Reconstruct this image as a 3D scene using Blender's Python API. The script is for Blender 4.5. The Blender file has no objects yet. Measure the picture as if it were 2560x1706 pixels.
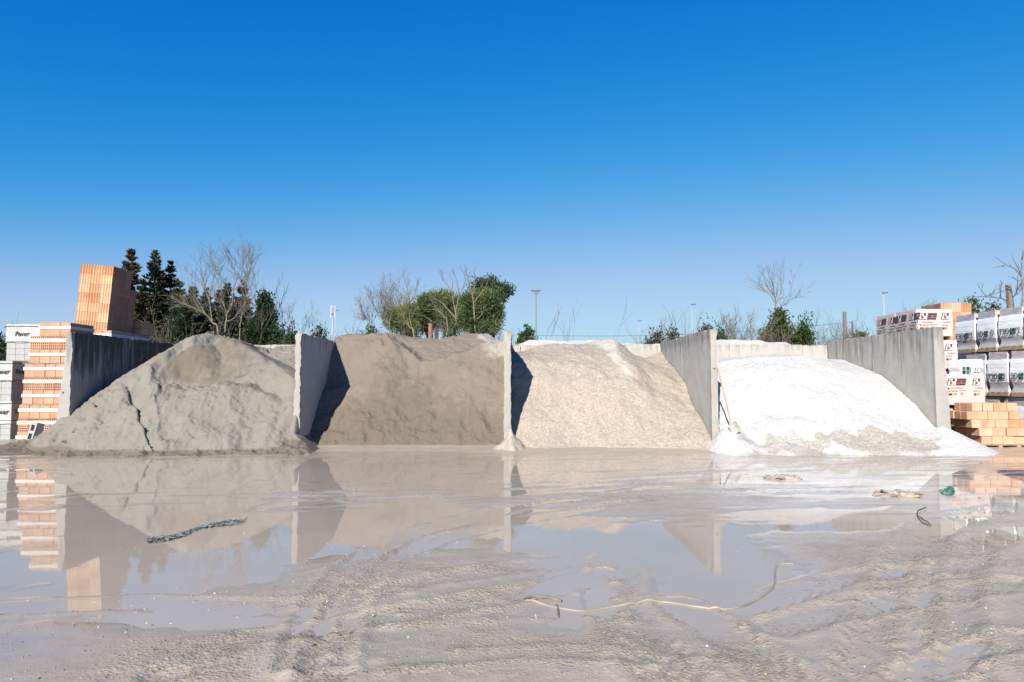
import bpy, bmesh, math, random
import numpy as np
from mathutils import Vector, Matrix

scene = bpy.context.scene
C = scene.collection
R = math.radians

# ---------------------------------------------------------------- camera
F, CX, CY, PITCH, CAMH = 1743.0, 1280.0, 853.0, R(3.41), 1.7
cam = bpy.data.cameras.new('camera')
cam.sensor_width = 36.0
cam.lens = F / 2560.0 * 36.0
cam.clip_start, cam.clip_end = 0.1, 3000.0
camo = bpy.data.objects.new('camera', cam)
C.objects.link(camo)
camo.location = (0, 0, CAMH)
camo.rotation_euler = (R(90) + PITCH, 0, 0)
scene.camera = camo

# ---------------------------------------------------------------- light
SUN = Vector((-0.585, -1.75, 1.09)).normalized()        # towards the sun
world = bpy.data.worlds.new('World')
scene.world = world
world.use_nodes = True
wn, wl = world.node_tree.nodes, world.node_tree.links
bg = wn['Background']
sky = wn.new('ShaderNodeTexSky')
sky.sky_type = 'NISHITA'
sky.sun_disc = False
sky.sun_elevation = math.asin(SUN.z)
sky.sun_rotation = math.atan2(SUN.x, SUN.y)
sky.air_density, sky.dust_density, sky.ozone_density = 1.0, 0.0, 6.0
sep, cmb = wn.new('ShaderNodeSeparateColor'), wn.new('ShaderNodeCombineColor')
wl.new(sky.outputs[0], sep.inputs[0])


def wmath(op, a, b):
    n = wn.new('ShaderNodeMath'); n.operation = op
    for i, v in enumerate((a, b)):
        if isinstance(v, (int, float)): n.inputs[i].default_value = v
        else: wl.new(v, n.inputs[i])
    return n.outputs[0]


# one tone curve per channel for the whole sky (the photograph's saturated, compressed blue)
for i, (pw, top, knee) in enumerate(((4.5, 0.47, 40.0), (1.5, 1.06, 10.6), (1.1, 1.14, 3.3))):
    v = wmath('POWER', sep.outputs[i], pw)
    v = wmath('DIVIDE', wmath('MULTIPLY', v, top), wmath('ADD', v, knee))
    wl.new(wmath('MULTIPLY', v, 1.0 / (2.0 * 0.1)), cmb.inputs[i])
wl.new(cmb.outputs[0], bg.inputs['Color'])
bg.inputs['Strength'].default_value = 0.1
sl = bpy.data.lights.new('sun', 'SUN')
sl.energy, sl.angle, sl.color = 5.0, R(0.53), (1.0, 0.95, 0.86)
so = bpy.data.objects.new('sun', sl)
C.objects.link(so)
so.rotation_euler = SUN.to_track_quat('Z', 'Y').to_euler()
vs = scene.view_settings
vs.view_transform, vs.look, vs.exposure, vs.gamma = 'Standard', 'None', 1.0, 1.0

# ---------------------------------------------------------------- helpers
rng = np.random.default_rng(7)
rnd = random.Random(11)
SP, CP = math.sin(PITCH), math.cos(PITCH)
K = 2560.0 / 2353.0


def at(px, py, Y):
    """point of the photograph (2560 wide) at the distance Y"""
    u, v = (px - CX) / F, (CY - py) / F
    yy, zz = CP - v * SP, SP + v * CP
    return Vector((u * Y / yy, Y, CAMH + zz / yy * Y))


def gr(px, py, z=0.0):
    u, v = (px - CX) / F, (CY - py) / F
    yy, zz = CP - v * SP, SP + v * CP
    Y = (z - CAMH) * yy / zz
    return Vector((u * Y / yy, Y, z))


def g8(px, py):
    return gr(px * K, py * K)


_perm = np.random.default_rng(3).permutation(4096).astype(np.int64)


def _h(ix, iy, iz):
    return _perm[(_perm[(_perm[ix & 4095] + iy) & 4095] + iz) & 4095] / 4095.0 * 2 - 1


def vnoise(x, y, z=0.0):
    x = np.asarray(x, float); y = np.asarray(y, float); z = np.asarray(z, float) + x * 0
    xi, yi, zi = np.floor(x).astype(np.int64), np.floor(y).astype(np.int64), np.floor(z).astype(np.int64)
    fx, fy, fz = x - xi, y - yi, z - zi
    fx, fy, fz = [f * f * f * (f * (f * 6 - 15) + 10) for f in (fx, fy, fz)]
    def lx(dy, dz):
        a = _h(xi, yi + dy, zi + dz); b = _h(xi + 1, yi + dy, zi + dz)
        return a + (b - a) * fx
    a = lx(0, 0); a = a + (lx(1, 0) - a) * fy
    b = lx(0, 1); b = b + (lx(1, 1) - b) * fy
    return a + (b - a) * fz


def fbm(x, y, z=0.0, o=4, g=0.5):
    s, a = 0, 1.0
    for i in range(o):
        s = s + a * vnoise(np.asarray(x) * 2 ** i + 17.3 * i, np.asarray(y) * 2 ** i - 9.1 * i, np.asarray(z) * 2 ** i + 5.7 * i)
        a *= g
    return s


def sm(a, b, x):
    t = np.clip((x - a) / (b - a), 0, 1)
    return t * t * (3 - 2 * t)


def smin(a, b, k):
    h = np.clip(0.5 + 0.5 * (b - a) / k, 0, 1)
    return b + (a - b) * h - k * h * (1 - h)


def smax(a, b, k):
    return -smin(-a, -b, k)


def mesh_np(name, verts, faces, mats=(), smooth=False, attrs=None, midx=None):
    me = bpy.data.meshes.new(name)
    verts = np.asarray(verts, np.float32).reshape(-1, 3)
    faces = np.asarray(faces, np.int32)
    n, k = faces.shape
    me.vertices.add(len(verts)); me.vertices.foreach_set('co', verts.ravel())
    me.loops.add(n * k); me.loops.foreach_set('vertex_index', faces.ravel())
    me.polygons.add(n)
    me.polygons.foreach_set('loop_start', np.arange(0, n * k, k, dtype=np.int32))
    me.polygons.foreach_set('loop_total', np.full(n, k, np.int32))
    if midx is not None:
        me.polygons.foreach_set('material_index', np.asarray(midx, np.int32))
    me.update(calc_edges=True)
    me.polygons.foreach_set('use_smooth', np.full(n, smooth, bool))
    for m in mats:
        me.materials.append(m)
    for k_, v_ in (attrs or {}).items():
        a = me.attributes.new(k_, 'FLOAT', 'POINT')
        a.data.foreach_set('value', np.asarray(v_, np.float32).ravel())
    return me


def link(name, me, parent=None, loc=(0, 0, 0), rot=(0, 0, 0)):
    o = bpy.data.objects.new(name, me)
    C.objects.link(o)
    o.location, o.rotation_euler = loc, rot
    if parent is not None:
        o.parent = parent
    return o


def tag(o, label=None, cat=None, group=None, kind=None):
    if label: o['label'] = label
    if cat: o['category'] = cat
    if group: o['group'] = group
    if kind: o['kind'] = kind
    return o


def thing(name, label, cat, loc=(0, 0, 0), rot=(0, 0, 0), group=None):
    return tag(link(name, None, None, loc, rot), label, cat, group)


def copy_tree(o, parent=None):
    c = o.copy(); C.objects.link(c); c.parent = parent
    for ch in list(o.children):
        copy_tree(ch, c)
    return c


class MB:
    """collects pieces of ONE mesh"""
    def __init__(s):
        s.v, s.f, s.m = [], [], []

    def add(s, vs, fs, m=0):
        b = len(s.v)
        s.v += [tuple(p) for p in vs]
        s.f += [tuple(i + b for i in f) for f in fs]
        s.m += [m] * len(fs)

    def box(s, x0, x1, y0, y1, z0, z1, m=0, M=None):
        p = [Vector((x, y, z)) for z in (z0, z1) for y in (y0, y1) for x in (x0, x1)]
        if M is not None: p = [M @ q for q in p]
        s.add(p, [(0, 2, 3, 1), (4, 5, 7, 6), (0, 1, 5, 4), (2, 6, 7, 3), (0, 4, 6, 2), (1, 3, 7, 5)], m)

    def tube(s, pts, rad, n=6, m=0, cap=True):
        pts = [Vector(p) for p in pts]
        rad = rad if hasattr(rad, '__len__') else [rad] * len(pts)
        b = len(s.v); up = None
        for i, p in enumerate(pts):
            d = (pts[min(i + 1, len(pts) - 1)] - pts[max(i - 1, 0)])
            d = d.normalized() if d.length > 1e-9 else Vector((0, 0, 1))
            if up is None: up = d.orthogonal().normalized()
            up = (up - d * up.dot(d))
            up = up.normalized() if up.length > 1e-6 else d.orthogonal().normalized()
            w = d.cross(up)
            for k in range(n):
                a = 2 * math.pi * k / n
                s.v.append(tuple(p + (up * math.cos(a) + w * math.sin(a)) * rad[i]))
        for i in range(len(pts) - 1):
            for k in range(n):
                a, c = b + i * n + k, b + i * n + (k + 1) % n
                s.f.append((a, c, c + n, a + n)); s.m.append(m)
        if cap:
            s.f.append(tuple(b + k for k in range(n))[::-1]); s.m.append(m)
            e = b + (len(pts) - 1) * n
            s.f.append(tuple(e + k for k in range(n))); s.m.append(m)

    def mesh(s, name, mats, smooth=False):
        me = bpy.data.meshes.new(name)
        me.from_pydata(s.v, [], s.f)
        for m in (mats if isinstance(mats, (list, tuple)) else [mats]):
            me.materials.append(m)
        me.polygons.foreach_set('material_index', np.array(s.m, np.int32))
        me.polygons.foreach_set('use_smooth', np.full(len(s.f), smooth, bool))
        me.update()
        return me


def spline(pts, n=6):
    pts = [Vector(p) for p in pts]
    out = []
    for i in range(len(pts) - 1):
        p0, p1, p2, p3 = pts[max(i - 1, 0)], pts[i], pts[i + 1], pts[min(i + 2, len(pts) - 1)]
        for k in range(n):
            t = k / n
            out.append(0.5 * ((2 * p1) + (p2 - p0) * t + (2 * p0 - 5 * p1 + 4 * p2 - p3) * t * t + (3 * p1 - p0 - 3 * p2 + p3) * t ** 3))
    out.append(pts[-1])
    return out


def lattice(n, fn, name, mats, smooth=True, mfn=None):
    """subdivided closed box; fn maps unit coordinates (N,3) to positions"""
    nx, ny, nz = n
    idx, vs = {}, []
    def vid(i, j, k):
        key = (i, j, k)
        if key not in idx:
            idx[key] = len(vs); vs.append((i / nx, j / ny, k / nz))
        return idx[key]
    fs = []
    for i in range(nx):
        for j in range(ny):
            fs.append((vid(i, j, 0), vid(i, j + 1, 0), vid(i + 1, j + 1, 0), vid(i + 1, j, 0)))
            fs.append((vid(i, j, nz), vid(i + 1, j, nz), vid(i + 1, j + 1, nz), vid(i, j + 1, nz)))
    for i in range(nx):
        for k in range(nz):
            fs.append((vid(i, 0, k), vid(i + 1, 0, k), vid(i + 1, 0, k + 1), vid(i, 0, k + 1)))
            fs.append((vid(i, ny, k), vid(i, ny, k + 1), vid(i + 1, ny, k + 1), vid(i + 1, ny, k)))
    for j in range(ny):
        for k in range(nz):
            fs.append((vid(0, j, k), vid(0, j, k + 1), vid(0, j + 1, k + 1), vid(0, j + 1, k)))
            fs.append((vid(nx, j, k), vid(nx, j + 1, k), vid(nx, j + 1, k + 1), vid(nx, j, k + 1)))
    u = np.array(vs)
    midx = None
    if mfn is not None:
        cen = u[np.array(fs)].mean(axis=1)
        midx = mfn(cen)
    me = mesh_np(name, fn(u), np.array(fs), mats, smooth, None, midx)
    me.set_sharp_from_angle(angle=R(48))
    return me


def bevel_box(name, sx, sy, sz, b, mat):
    """box centred in x and y, standing on z = 0"""
    bm = bmesh.new()
    bmesh.ops.create_cube(bm, size=1.0)
    for v in bm.verts:
        v.co = Vector((v.co.x * sx, v.co.y * sy, (v.co.z + 0.5) * sz))
    bmesh.ops.bevel(bm, geom=bm.edges[:], offset=b, segments=1, affect='EDGES', profile=0.5)
    me = bpy.data.meshes.new(name); bm.to_mesh(me); bm.free()
    me.materials.append(mat)
    return me


# ---------------------------------------------------------------- materials
class NT:
    def __init__(s, name):
        s.mat = bpy.data.materials.new(name); s.mat.use_nodes = True
        s.t = s.mat.node_tree; s.n = s.t.nodes
        s.b = s.n['Principled BSDF']

    def node(s, typ, ins=None, **kw):
        n = s.n.new(typ)
        for k, v in kw.items(): setattr(n, k, v)
        for k, v in (ins or {}).items(): s.put(n.inputs[k], v)
        return n

    def put(s, sock, v):
        if isinstance(v, bpy.types.NodeSocket): s.t.links.new(v, sock)
        else:
            if isinstance(v, tuple) and len(v) == 3 and sock.type == 'RGBA': v = v + (1,)
            sock.default_value = v

    def noise(s, scale, detail=4, rough=0.55, vec=None, dist=0.0):
        n = s.node('ShaderNodeTexNoise', {'Scale': scale, 'Detail': detail, 'Roughness': rough, 'Distortion': dist})
        s.put(n.inputs['Vector'], vec if vec is not None else s.obj())
        return n.outputs['Fac']

    def vor(s, scale, vec=None, out='Color', **kw):
        n = s.node('ShaderNodeTexVoronoi', {'Scale': scale}, **kw)
        s.put(n.inputs['Vector'], vec if vec is not None else s.obj())
        return n.outputs[out]

    def obj(s):
        if not hasattr(s, '_o'): s._o = s.node('ShaderNodeTexCoord').outputs['Object']
        return s._o

    def pos(s):
        if not hasattr(s, '_p'): s._p = s.node('ShaderNodeNewGeometry').outputs['Position']
        return s._p

    def stretch(s, x, y, z, vec=None):
        return s.node('ShaderNodeVectorMath', {0: vec if vec is not None else s.obj(), 1: (x, y, z)}, operation='MULTIPLY').outputs[0]

    def ramp(s, fac, a, b, c0=0.0, c1=1.0):
        return s.node('ShaderNodeMapRange', {'Value': fac, 'From Min': a, 'From Max': b, 'To Min': c0, 'To Max': c1}).outputs[0]

    def mix(s, fac, a, b, mode='MIX'):
        n = s.node('ShaderNodeMix', data_type='RGBA', blend_type=mode)
        s.put(n.inputs[0], fac); s.put(n.inputs[6], a); s.put(n.inputs[7], b)
        return n.outputs[2]

    def math(s, op, a, b=0.0, clamp=False):
        return s.node('ShaderNodeMath', {0: a, 1: b}, operation=op, use_clamp=clamp).outputs[0]

    def attr(s, name):
        return s.node('ShaderNodeAttribute', attribute_name=name).outputs['Fac']

    def rand(s):
        return s.node('ShaderNodeObjectInfo').outputs['Random']

    def island(s):
        return s.node('ShaderNodeNewGeometry').outputs['Random Per Island']

    def z(s, vec=None):
        return s.node('ShaderNodeSeparateXYZ', {0: vec if vec is not None else s.obj()}).outputs[2]

    def bump(s, h, strength=0.5, dist=0.02, normal=None):
        n = s.node('ShaderNodeBump', {'Height': h, 'Strength': strength, 'Distance': dist})
        if normal is not None: s.put(n.inputs['Normal'], normal)
        return n.outputs[0]

    def done(s, col, rough=0.8, normal=None, spec=0.5, alb=0.66, **kw):
        if alb != 1.0:
            col = s.mix(1.0, col, (alb, alb, alb), 'MULTIPLY')
        s.put(s.b.inputs['Base Color'], col); s.put(s.b.inputs['Roughness'], rough)
        s.put(s.b.inputs['Specular IOR Level'], spec)
        if normal is not None: s.put(s.b.inputs['Normal'], normal)
        for k, v in kw.items(): s.put(s.b.inputs[k.replace('_', ' ')], v)
        return s.mat


def plain(name, col, rough=0.7, var=0.15, scale=8.0, bump=0.0, **kw):
    m = NT(name)
    f = m.noise(scale)
    c = m.mix(m.ramp(f, 0.3, 0.7), tuple(k * (1 - var) for k in col), tuple(min(1, k * (1 + var)) for k in col))
    nrm = m.bump(m.noise(scale * 6), 0.4, bump) if bump else None
    return m.done(c, rough, nrm, **kw)


def foliage(name, a, b, trans=0.25):
    m = NT(name)
    c = m.mix(m.island(), a, b)
    c2 = m.mix(m.ramp(m.noise(0.9, 2), 0.35, 0.7), c, tuple(x * 0.6 for x in a))
    m.done(c2, 0.6, None, 0.3, alb=0.8)
    tr = m.node('ShaderNodeBsdfTranslucent', {'Color': c2})
    mx = m.node('ShaderNodeMixShader', {0: trans, 1: m.b.outputs[0], 2: tr.outputs[0]})
    m.t.links.new(mx.outputs[0], m.n['Material Output'].inputs['Surface'])
    return m.mat


def sand_mat(name, dry, damp, pale, grain=1.0):
    m = NT(name)
    big = m.ramp(m.noise(1.6, 5, 0.6), 0.35, 0.68)
    col = m.mix(big, dry, tuple(x * 0.86 for x in dry))
    d = m.math('ADD', m.attr('damp'), m.math('MULTIPLY', m.math('SUBTRACT', m.noise(3.0, 5, 0.65), 0.5), 0.9))
    col = m.mix(m.ramp(d, 0.36, 0.62), col, damp)
    p = m.math('ADD', m.attr('pale'), m.math('MULTIPLY', m.math('SUBTRACT', m.noise(2.2, 6, 0.7), 0.5), 1.1))
    col = m.mix(m.ramp(p, 0.45, 0.7), col, pale)
    fine = m.noise(60 * grain, 3, 0.7)
    col = m.mix(m.ramp(fine, 0.3, 0.75), tuple([0.78] * 3), (1.12, 1.12, 1.12), 'MULTIPLY') if False else m.mix(0.35, col, m.mix(m.ramp(fine, 0.35, 0.65), tuple([0.55] * 3), (1.0, 1.0, 1.0)), 'MULTIPLY')
    n1 = m.bump(m.noise(9, 6, 0.7), 0.5, 0.05)
    n2 = m.bump(fine, 0.55, 0.012, n1)
    return m.done(col, 0.95, n2, 0.15)


def gravel_mat(name, light, dark, damp, pale, scale, tint=0.5):
    m = NT(name)
    cell = m.vor(scale)
    v = m.node('ShaderNodeSeparateColor', {0: cell}).outputs[0]
    col = m.mix(v, dark, light)
    d = m.math('ADD', m.attr('damp'), m.math('MULTIPLY', m.math('SUBTRACT', m.noise(2.5, 6, 0.7), 0.5), 0.9))
    col = m.mix(m.math('MULTIPLY', m.ramp(d, 0.34, 0.72), 0.85), col, m.mix(v, tuple(x * 0.72 for x in damp), tuple(min(1, x * 1.22) for x in damp)))
    p = m.math('ADD', m.attr('pale'), m.math('MULTIPLY', m.math('SUBTRACT', m.noise(2.0, 6, 0.7), 0.5), 0.9))
    col = m.mix(m.math('MULTIPLY', m.ramp(p, 0.42, 0.7), 0.85), col, pale)
    big = m.ramp(m.noise(1.1, 5, 0.6), 0.3, 0.7)
    col = m.mix(0.3, col, m.mix(big, (0.72, 0.70, 0.68), (1, 1, 1)), 'MULTIPLY')
    dist = m.vor(scale, out='Distance')
    n1 = m.bump(m.noise(7, 5, 0.65), 0.4, 0.05)
    n2 = m.bump(dist, 0.6, 0.014, n1)
    return m.done(col, 0.9, n2, 0.2)


def concrete_mat(name, base, stain, stain_amt, top, streak=14.0):
    """top: height where the weathering starts; dark streaks run down from the upper edge"""
    m = NT(name)
    o = m.obj()
    z = m.z()
    st = m.noise(1.0, 5, 0.65, m.stretch(streak, streak, 0.6))
    blot = m.noise(1.3, 6, 0.68)
    fine = m.noise(28, 5, 0.7)
    col = m.mix(m.ramp(blot, 0.3, 0.72), tuple(x * 0.8 for x in base), base)
    col = m.mix(0.25, col, m.mix(fine, (0.5, 0.5, 0.5), (1, 1, 1)), 'MULTIPLY')
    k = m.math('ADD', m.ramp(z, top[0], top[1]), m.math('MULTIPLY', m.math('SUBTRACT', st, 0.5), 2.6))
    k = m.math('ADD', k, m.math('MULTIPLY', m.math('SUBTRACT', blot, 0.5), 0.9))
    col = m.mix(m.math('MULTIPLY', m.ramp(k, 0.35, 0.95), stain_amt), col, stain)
    # scraped pale scratches
    sc = m.noise(2.2, 8, 0.8, None, 1.4)
    line = m.math('LESS_THAN', m.math('ABSOLUTE', m.math('SUBTRACT', sc, 0.52)), 0.006)
    col = m.mix(m.math('MULTIPLY', line, 0.35), col, tuple(min(1, x * 1.15) for x in base))
    # lower part is dusted by what lies against it
    n1 = m.bump(fine, 0.35, 0.01)
    n2 = m.bump(blot, 0.3, 0.04, n1)
    return m.done(col, 0.9, n2, 0.25)


def brick_mat(name, a, b, white=0.0, rib=0.0):
    m = NT(name)
    r = m.rand()
    col = m.mix(r, a, b)
    f = m.noise(5.0, 5, 0.65)
    col = m.mix(m.ramp(f, 0.4, 0.75), col, m.mix(r, tuple(min(1, x * 1.35) for x in a), tuple(min(1, x * 1.2) for x in b)))
    big = m.noise(1.7, 3, 0.6, m.pos())
    col = m.mix(m.math('MULTIPLY', m.ramp(big, 0.58, 0.75), 0.55), col, (a[0] * 0.62, a[1] * 0.45, a[2] * 0.4))
    n = m.bump(m.noise(40, 4, 0.7), 0.35, 0.006)
    return m.done(col, 0.9, n, 0.2)


M = {}
M['brick'] = brick_mat('terracotta hollow brick', (0.50, 0.255, 0.16), (0.60, 0.345, 0.23))
M['rib'] = brick_mat('ribbed terracotta', (0.46, 0.225, 0.115), (0.69, 0.46, 0.29))
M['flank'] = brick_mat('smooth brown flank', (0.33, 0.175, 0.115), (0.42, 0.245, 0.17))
M['loose'] = brick_mat('pale terracotta', (0.51, 0.27, 0.155), (0.66, 0.43, 0.30))
M['dark'] = plain('painted hollow shade', (0.10, 0.05, 0.03), 0.9)  # dark colour stands in for the shade inside holes
M['strap'] = plain('white paper strap', (0.74, 0.71, 0.66), 0.75, 0.06, 6, 0.004)
M['block'] = plain('grey concrete block', (0.40, 0.40, 0.40), 0.9, 0.12, 9, 0.006)
M['wood'] = plain('weathered pallet wood', (0.42, 0.30, 0.18), 0.85, 0.3, 14, 0.006)
M['bark'] = plain('grey bark', (0.20, 0.165, 0.135), 0.9, 0.3, 10)
M['bark_pale'] = plain('pale bark', (0.23, 0.195, 0.14), 0.9, 0.25, 6)
M['bark_yellow'] = plain('lichen bark', (0.25, 0.215, 0.10), 0.9, 0.3, 6)
M['bark_dark'] = plain('dark bark', (0.09, 0.07, 0.055), 0.9, 0.3, 6)
M['conifer'] = foliage('conifer needles', (0.020, 0.034, 0.020), (0.052, 0.060, 0.026), 0.1)
M['conifer_brown'] = foliage('browned conifer needles', (0.030, 0.034, 0.018), (0.11, 0.075, 0.032), 0.1)
M['pine'] = foliage('pine needles', (0.090, 0.140, 0.048), (0.30, 0.33, 0.125), 0.3)
M['ivy'] = foliage('ivy leaves', (0.050, 0.085, 0.022), (0.125, 0.150, 0.040), 0.25)
M['laurel'] = foliage('laurel leaves', (0.034, 0.070, 0.032), (0.100, 0.130, 0.060), 0.25)
M['green'] = foliage('fresh green leaves', (0.030, 0.070, 0.016), (0.080, 0.130, 0.028), 0.25)
M['olive'] = foliage('olive leaves', (0.060, 0.065, 0.020), (0.130, 0.110, 0.040), 0.2)
M['bramble'] = foliage('bramble twigs and leaves', (0.060, 0.050, 0.045), (0.130, 0.105, 0.090), 0.15)
M['steel'] = plain('galvanised steel', (0.42, 0.44, 0.46), 0.5, 0.1, 5)
M['rust'] = plain('rusty steel', (0.30, 0.17, 0.11), 0.8, 0.3, 6)
M['lamp'] = plain('dark lamp housing', (0.09, 0.10, 0.11), 0.5, 0.1, 5)
M['wire'] = plain('dark wire', (0.07, 0.07, 0.08), 0.6, 0.1)
M['sand1'] = sand_mat('grey sand', (0.305, 0.272, 0.235), (0.205, 0.170, 0.132), (0.38, 0.345, 0.30))
M['sand2'] = sand_mat('brown grey sand', (0.268, 0.222, 0.180), (0.195, 0.160, 0.126), (0.42, 0.38, 0.33))
M['gravel3'] = gravel_mat('beige gravel', (0.53, 0.46, 0.38), (0.345, 0.29, 0.235), (0.36, 0.30, 0.24), (0.60, 0.55, 0.49), 36)
M['gravel4'] = gravel_mat('white gravel', (0.72, 0.71, 0.695), (0.50, 0.49, 0.475), (0.45, 0.40, 0.335), (0.66, 0.65, 0.635), 34)
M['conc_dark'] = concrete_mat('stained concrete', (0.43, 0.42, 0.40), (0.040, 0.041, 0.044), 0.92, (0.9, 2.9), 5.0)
M['conc_mid'] = concrete_mat('grey concrete', (0.60, 0.575, 0.545), (0.12, 0.11, 0.10), 0.75, (2.2, 3.4), 9.0)
M['conc_pale'] = concrete_mat('pale concrete', (0.60, 0.56, 0.51), (0.22, 0.20, 0.18), 0.7, (2.5, 3.3), 10.0)
M['conc_moss'] = concrete_mat('weathered concrete', (0.62, 0.59, 0.535), (0.13, 0.12, 0.09), 0.75, (1.6, 3.7), 8.0)
# ---------------------------------------------------------------- ground, water
# wet and dry patches of the yard: (x, y, half width, half depth, amount) in photograph units, laid on the ground plane
WET = [(400, 1092, 420, 42, .9), (430, 1280, 290, 80, 1.15), (470, 1240, 260, 60, .5), (60, 1300, 120, 38, .9), (60, 1130, 130, 60, .6), (230, 1190, 210, 60, .6),
       (900, 1195, 260, 45, .85), (930, 1085, 330, 38, .8), (1330, 1235, 210, 48, 1.0), (1310, 1350, 90, 85, 1.0), (1660, 1290, 220, 90, 1.05),
       (1830, 1200, 250, 36, .9), (1900, 1105, 300, 45, .8), (1380, 1085, 260, 36, .6), (2260, 1105, 130, 48, .9), (520, 1420, 230, 20, .75),
       (150, 1520, 180, 40, .45), (1560, 1480, 60, 40, .7), (2180, 1330, 90, 30, .35), (330, 1560, 90, 14, .4), (2290, 1440, 80, 25, .4)]
DRY = [(950, 1375, 260, 75, 1.3), (1412, 1340, 36, 60, 1.0), (1440, 1450, 60, 70, 1.1), (1000, 1545, 800, 75, 1.2), (2130, 1340, 300, 150, 1.1), (1700, 1510, 400, 80, 1.0),
       (1500, 1145, 210, 30, .55), (1120, 1290, 200, 30, .5), (250, 1448, 160, 16, .4), (600, 1500, 300, 40, .8), (1850, 1150, 200, 14, .35), (700, 1135, 90, 8, .5), (1900, 1420, 200, 60, .7), (730, 1290, 50, 40, .4)]


def gauss(lst, x, y):
    s = np.zeros_like(x)
    for px, py, rx, ry, a in lst:
        c = g8(px, py)
        sx = rx * c.y / 1602.0
        sy = 0.5 * (g8(px, py - ry).y - g8(px, py + ry).y)
        q = ((x - c.x) / sx) ** 2 + ((y - c.y) / sy) ** 2
        s += a * np.exp(-q * np.sqrt(q) * 0.75)
    return s


def polydist(pts, x, y):
    """distance to, and length along, a polyline on the ground"""
    P = [g8(*p) for p in pts]
    best = np.full_like(x, 1e9); along = np.zeros_like(x); acc = 0.0
    for a, b in zip(P[:-1], P[1:]):
        dx, dy = b.x - a.x, b.y - a.y
        L = math.hypot(dx, dy)
        t = np.clip(((x - a.x) * dx + (y - a.y) * dy) / (L * L), 0, 1)
        d = np.hypot(x - a.x - t * dx, y - a.y - t * dy)
        w = d < best
        best = np.where(w, d, best); along = np.where(w, acc + t * L, along)
        acc += L
    return best, along


TRACKS = [([(745, 1568), (765, 1470), (800, 1390), (870, 1310), (990, 1245), (1200, 1195), (1500, 1150)], .14, .019),
          ([(690, 1540), (705, 1460), (740, 1385), (800, 1310), (900, 1240), (1100, 1180), (1500, 1120)], .13, .014),
          ([(2350, 1160), (2150, 1210), (2085, 1290), (2060, 1400), (2010, 1568)], .21, .020),
          ([(2350, 1215), (2230, 1260), (2180, 1340), (2165, 1450), (2170, 1568)], .20, .018),
          ([(1430, 1270), (1405, 1350), (1440, 1430), (1540, 1568)], .20, .017),
          ([(1560, 1390), (1650, 1450), (1800, 1568)], .17, .017),
          ([(300, 1090), (800, 1125), (1200, 1118), (1700, 1085), (2100, 1062)], .20, .012),
          ([(560, 1140), (900, 1150), (1300, 1120), (1800, 1090)], .16, .014),
          ([(860, 1250), (1200, 1160), (1700, 1130), (2300, 1120)], .18, .014),
          ([(0, 1400), (300, 1385), (700, 1400), (1000, 1340), (1300, 1290)], .15, .012),
          ([(400, 1568), (560, 1480), (800, 1440), (1150, 1380), (1400, 1320)], .16, .015),
          ([(2350, 1470), (2200, 1510), (2080, 1568)], .12, .018),
          ([(1700, 1400), (1950, 1330), (2350, 1290)], .16, .014),
          ([(1780, 1450), (2000, 1390), (2350, 1350)], .16, .014),
          ([(1050, 1505), (1300, 1495), (1600, 1530), (1750, 1545)], .06, -.017),
          ([(880, 1450), (1150, 1430), (1350, 1420), (1500, 1440)], .05, -.012),
          ([(900, 1555), (1200, 1530), (1500, 1550)], .05, -.014)]


def ground_h(x, y, full=False):
    near = (y > 1.0) & (y < 24) & (np.abs(x) < 18)
    h = 0.02 + 0.0 * x
    tk = 0.0 * x
    xx, yy = x[near], y[near]
    w = gauss(WET, xx, yy) - gauss(DRY, xx, yy)
    a = -0.20                                     # the film of mud is smeared along the wheels' way
    u, v = xx * math.cos(a) - yy * math.sin(a), xx * math.sin(a) + yy * math.cos(a)
    n1 = fbm(xx * 0.45, yy * 0.8, 3.0, 4)
    n2 = fbm(u * 1.1, v * 4.5, 1.0, 4, 0.55)
    n3 = fbm(xx * 5.0, yy * 6.5, 9.0, 4, 0.6)
    lump = np.maximum(0, fbm(xx * 11, yy * 11, 4.0, 3, 0.6))
    dry = sm(-0.2, 0.9, -w)
    band = np.zeros_like(xx)
    g = 0.007 - 0.020 * w + 0.008 * n1 + (0.0035 + 0.010 * sm(6.5, 11.0, yy)) * n2 + 0.0028 * n3 + (0.002 + 0.005 * dry) * lump * sm(-0.4, 0.4, n1 + 0.6 * dry)
    for pts, wd, dep in TRACKS:
        d, al = polydist(pts, xx, yy)
        band = np.maximum(band, np.exp(-(d / (abs(wd) * 1.35)) ** 6) * (0.62 + 0.38 * np.sign(np.sin(al * 36 + 12 * d / wd + 1.5 * n3))))
        if dep > 0:
            prof = -np.exp(-(d / wd) ** 4) + 0.9 * np.exp(-((d - wd * 1.35) / (wd * 0.28)) ** 2)
            lug = np.where(d < wd * 1.1, 0.5 * np.sign(np.sin(al * 36 + 12 * d / wd + 1.5 * n3)), 0)
            g += dep * (prof * 0.8 + 0.65 * lug * (0.6 + 0.8 * np.maximum(0, n3)) + 0.22 * lump * (d < wd * 1.7))
        else:
            g += -dep * np.exp(-(d / wd) ** 2) * (0.75 + 0.6 * np.sign(np.sin(al * 70 + 3 * n3)) * 0.3)
    g += 0.05 * sm(16.8, 18.3, yy) + 0.02 * sm(16.2, 17.2, yy) * sm(-1, 1, n1)
    h[near] = g
    patch = sm(0.05, 0.55, fbm(xx * 0.9, yy * 1.1, 21.0, 4, .6)) * (0.3 + 0.7 * dry)
    tk[near] = np.clip(np.maximum(band * (0.85 + 0.35 * n3), patch * 0.55), 0, 1)
    far = np.clip((y - 24) / 400, 0, 1)
    return (h + 0.0 * far, tk) if full else h + 0.0 * far


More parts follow.
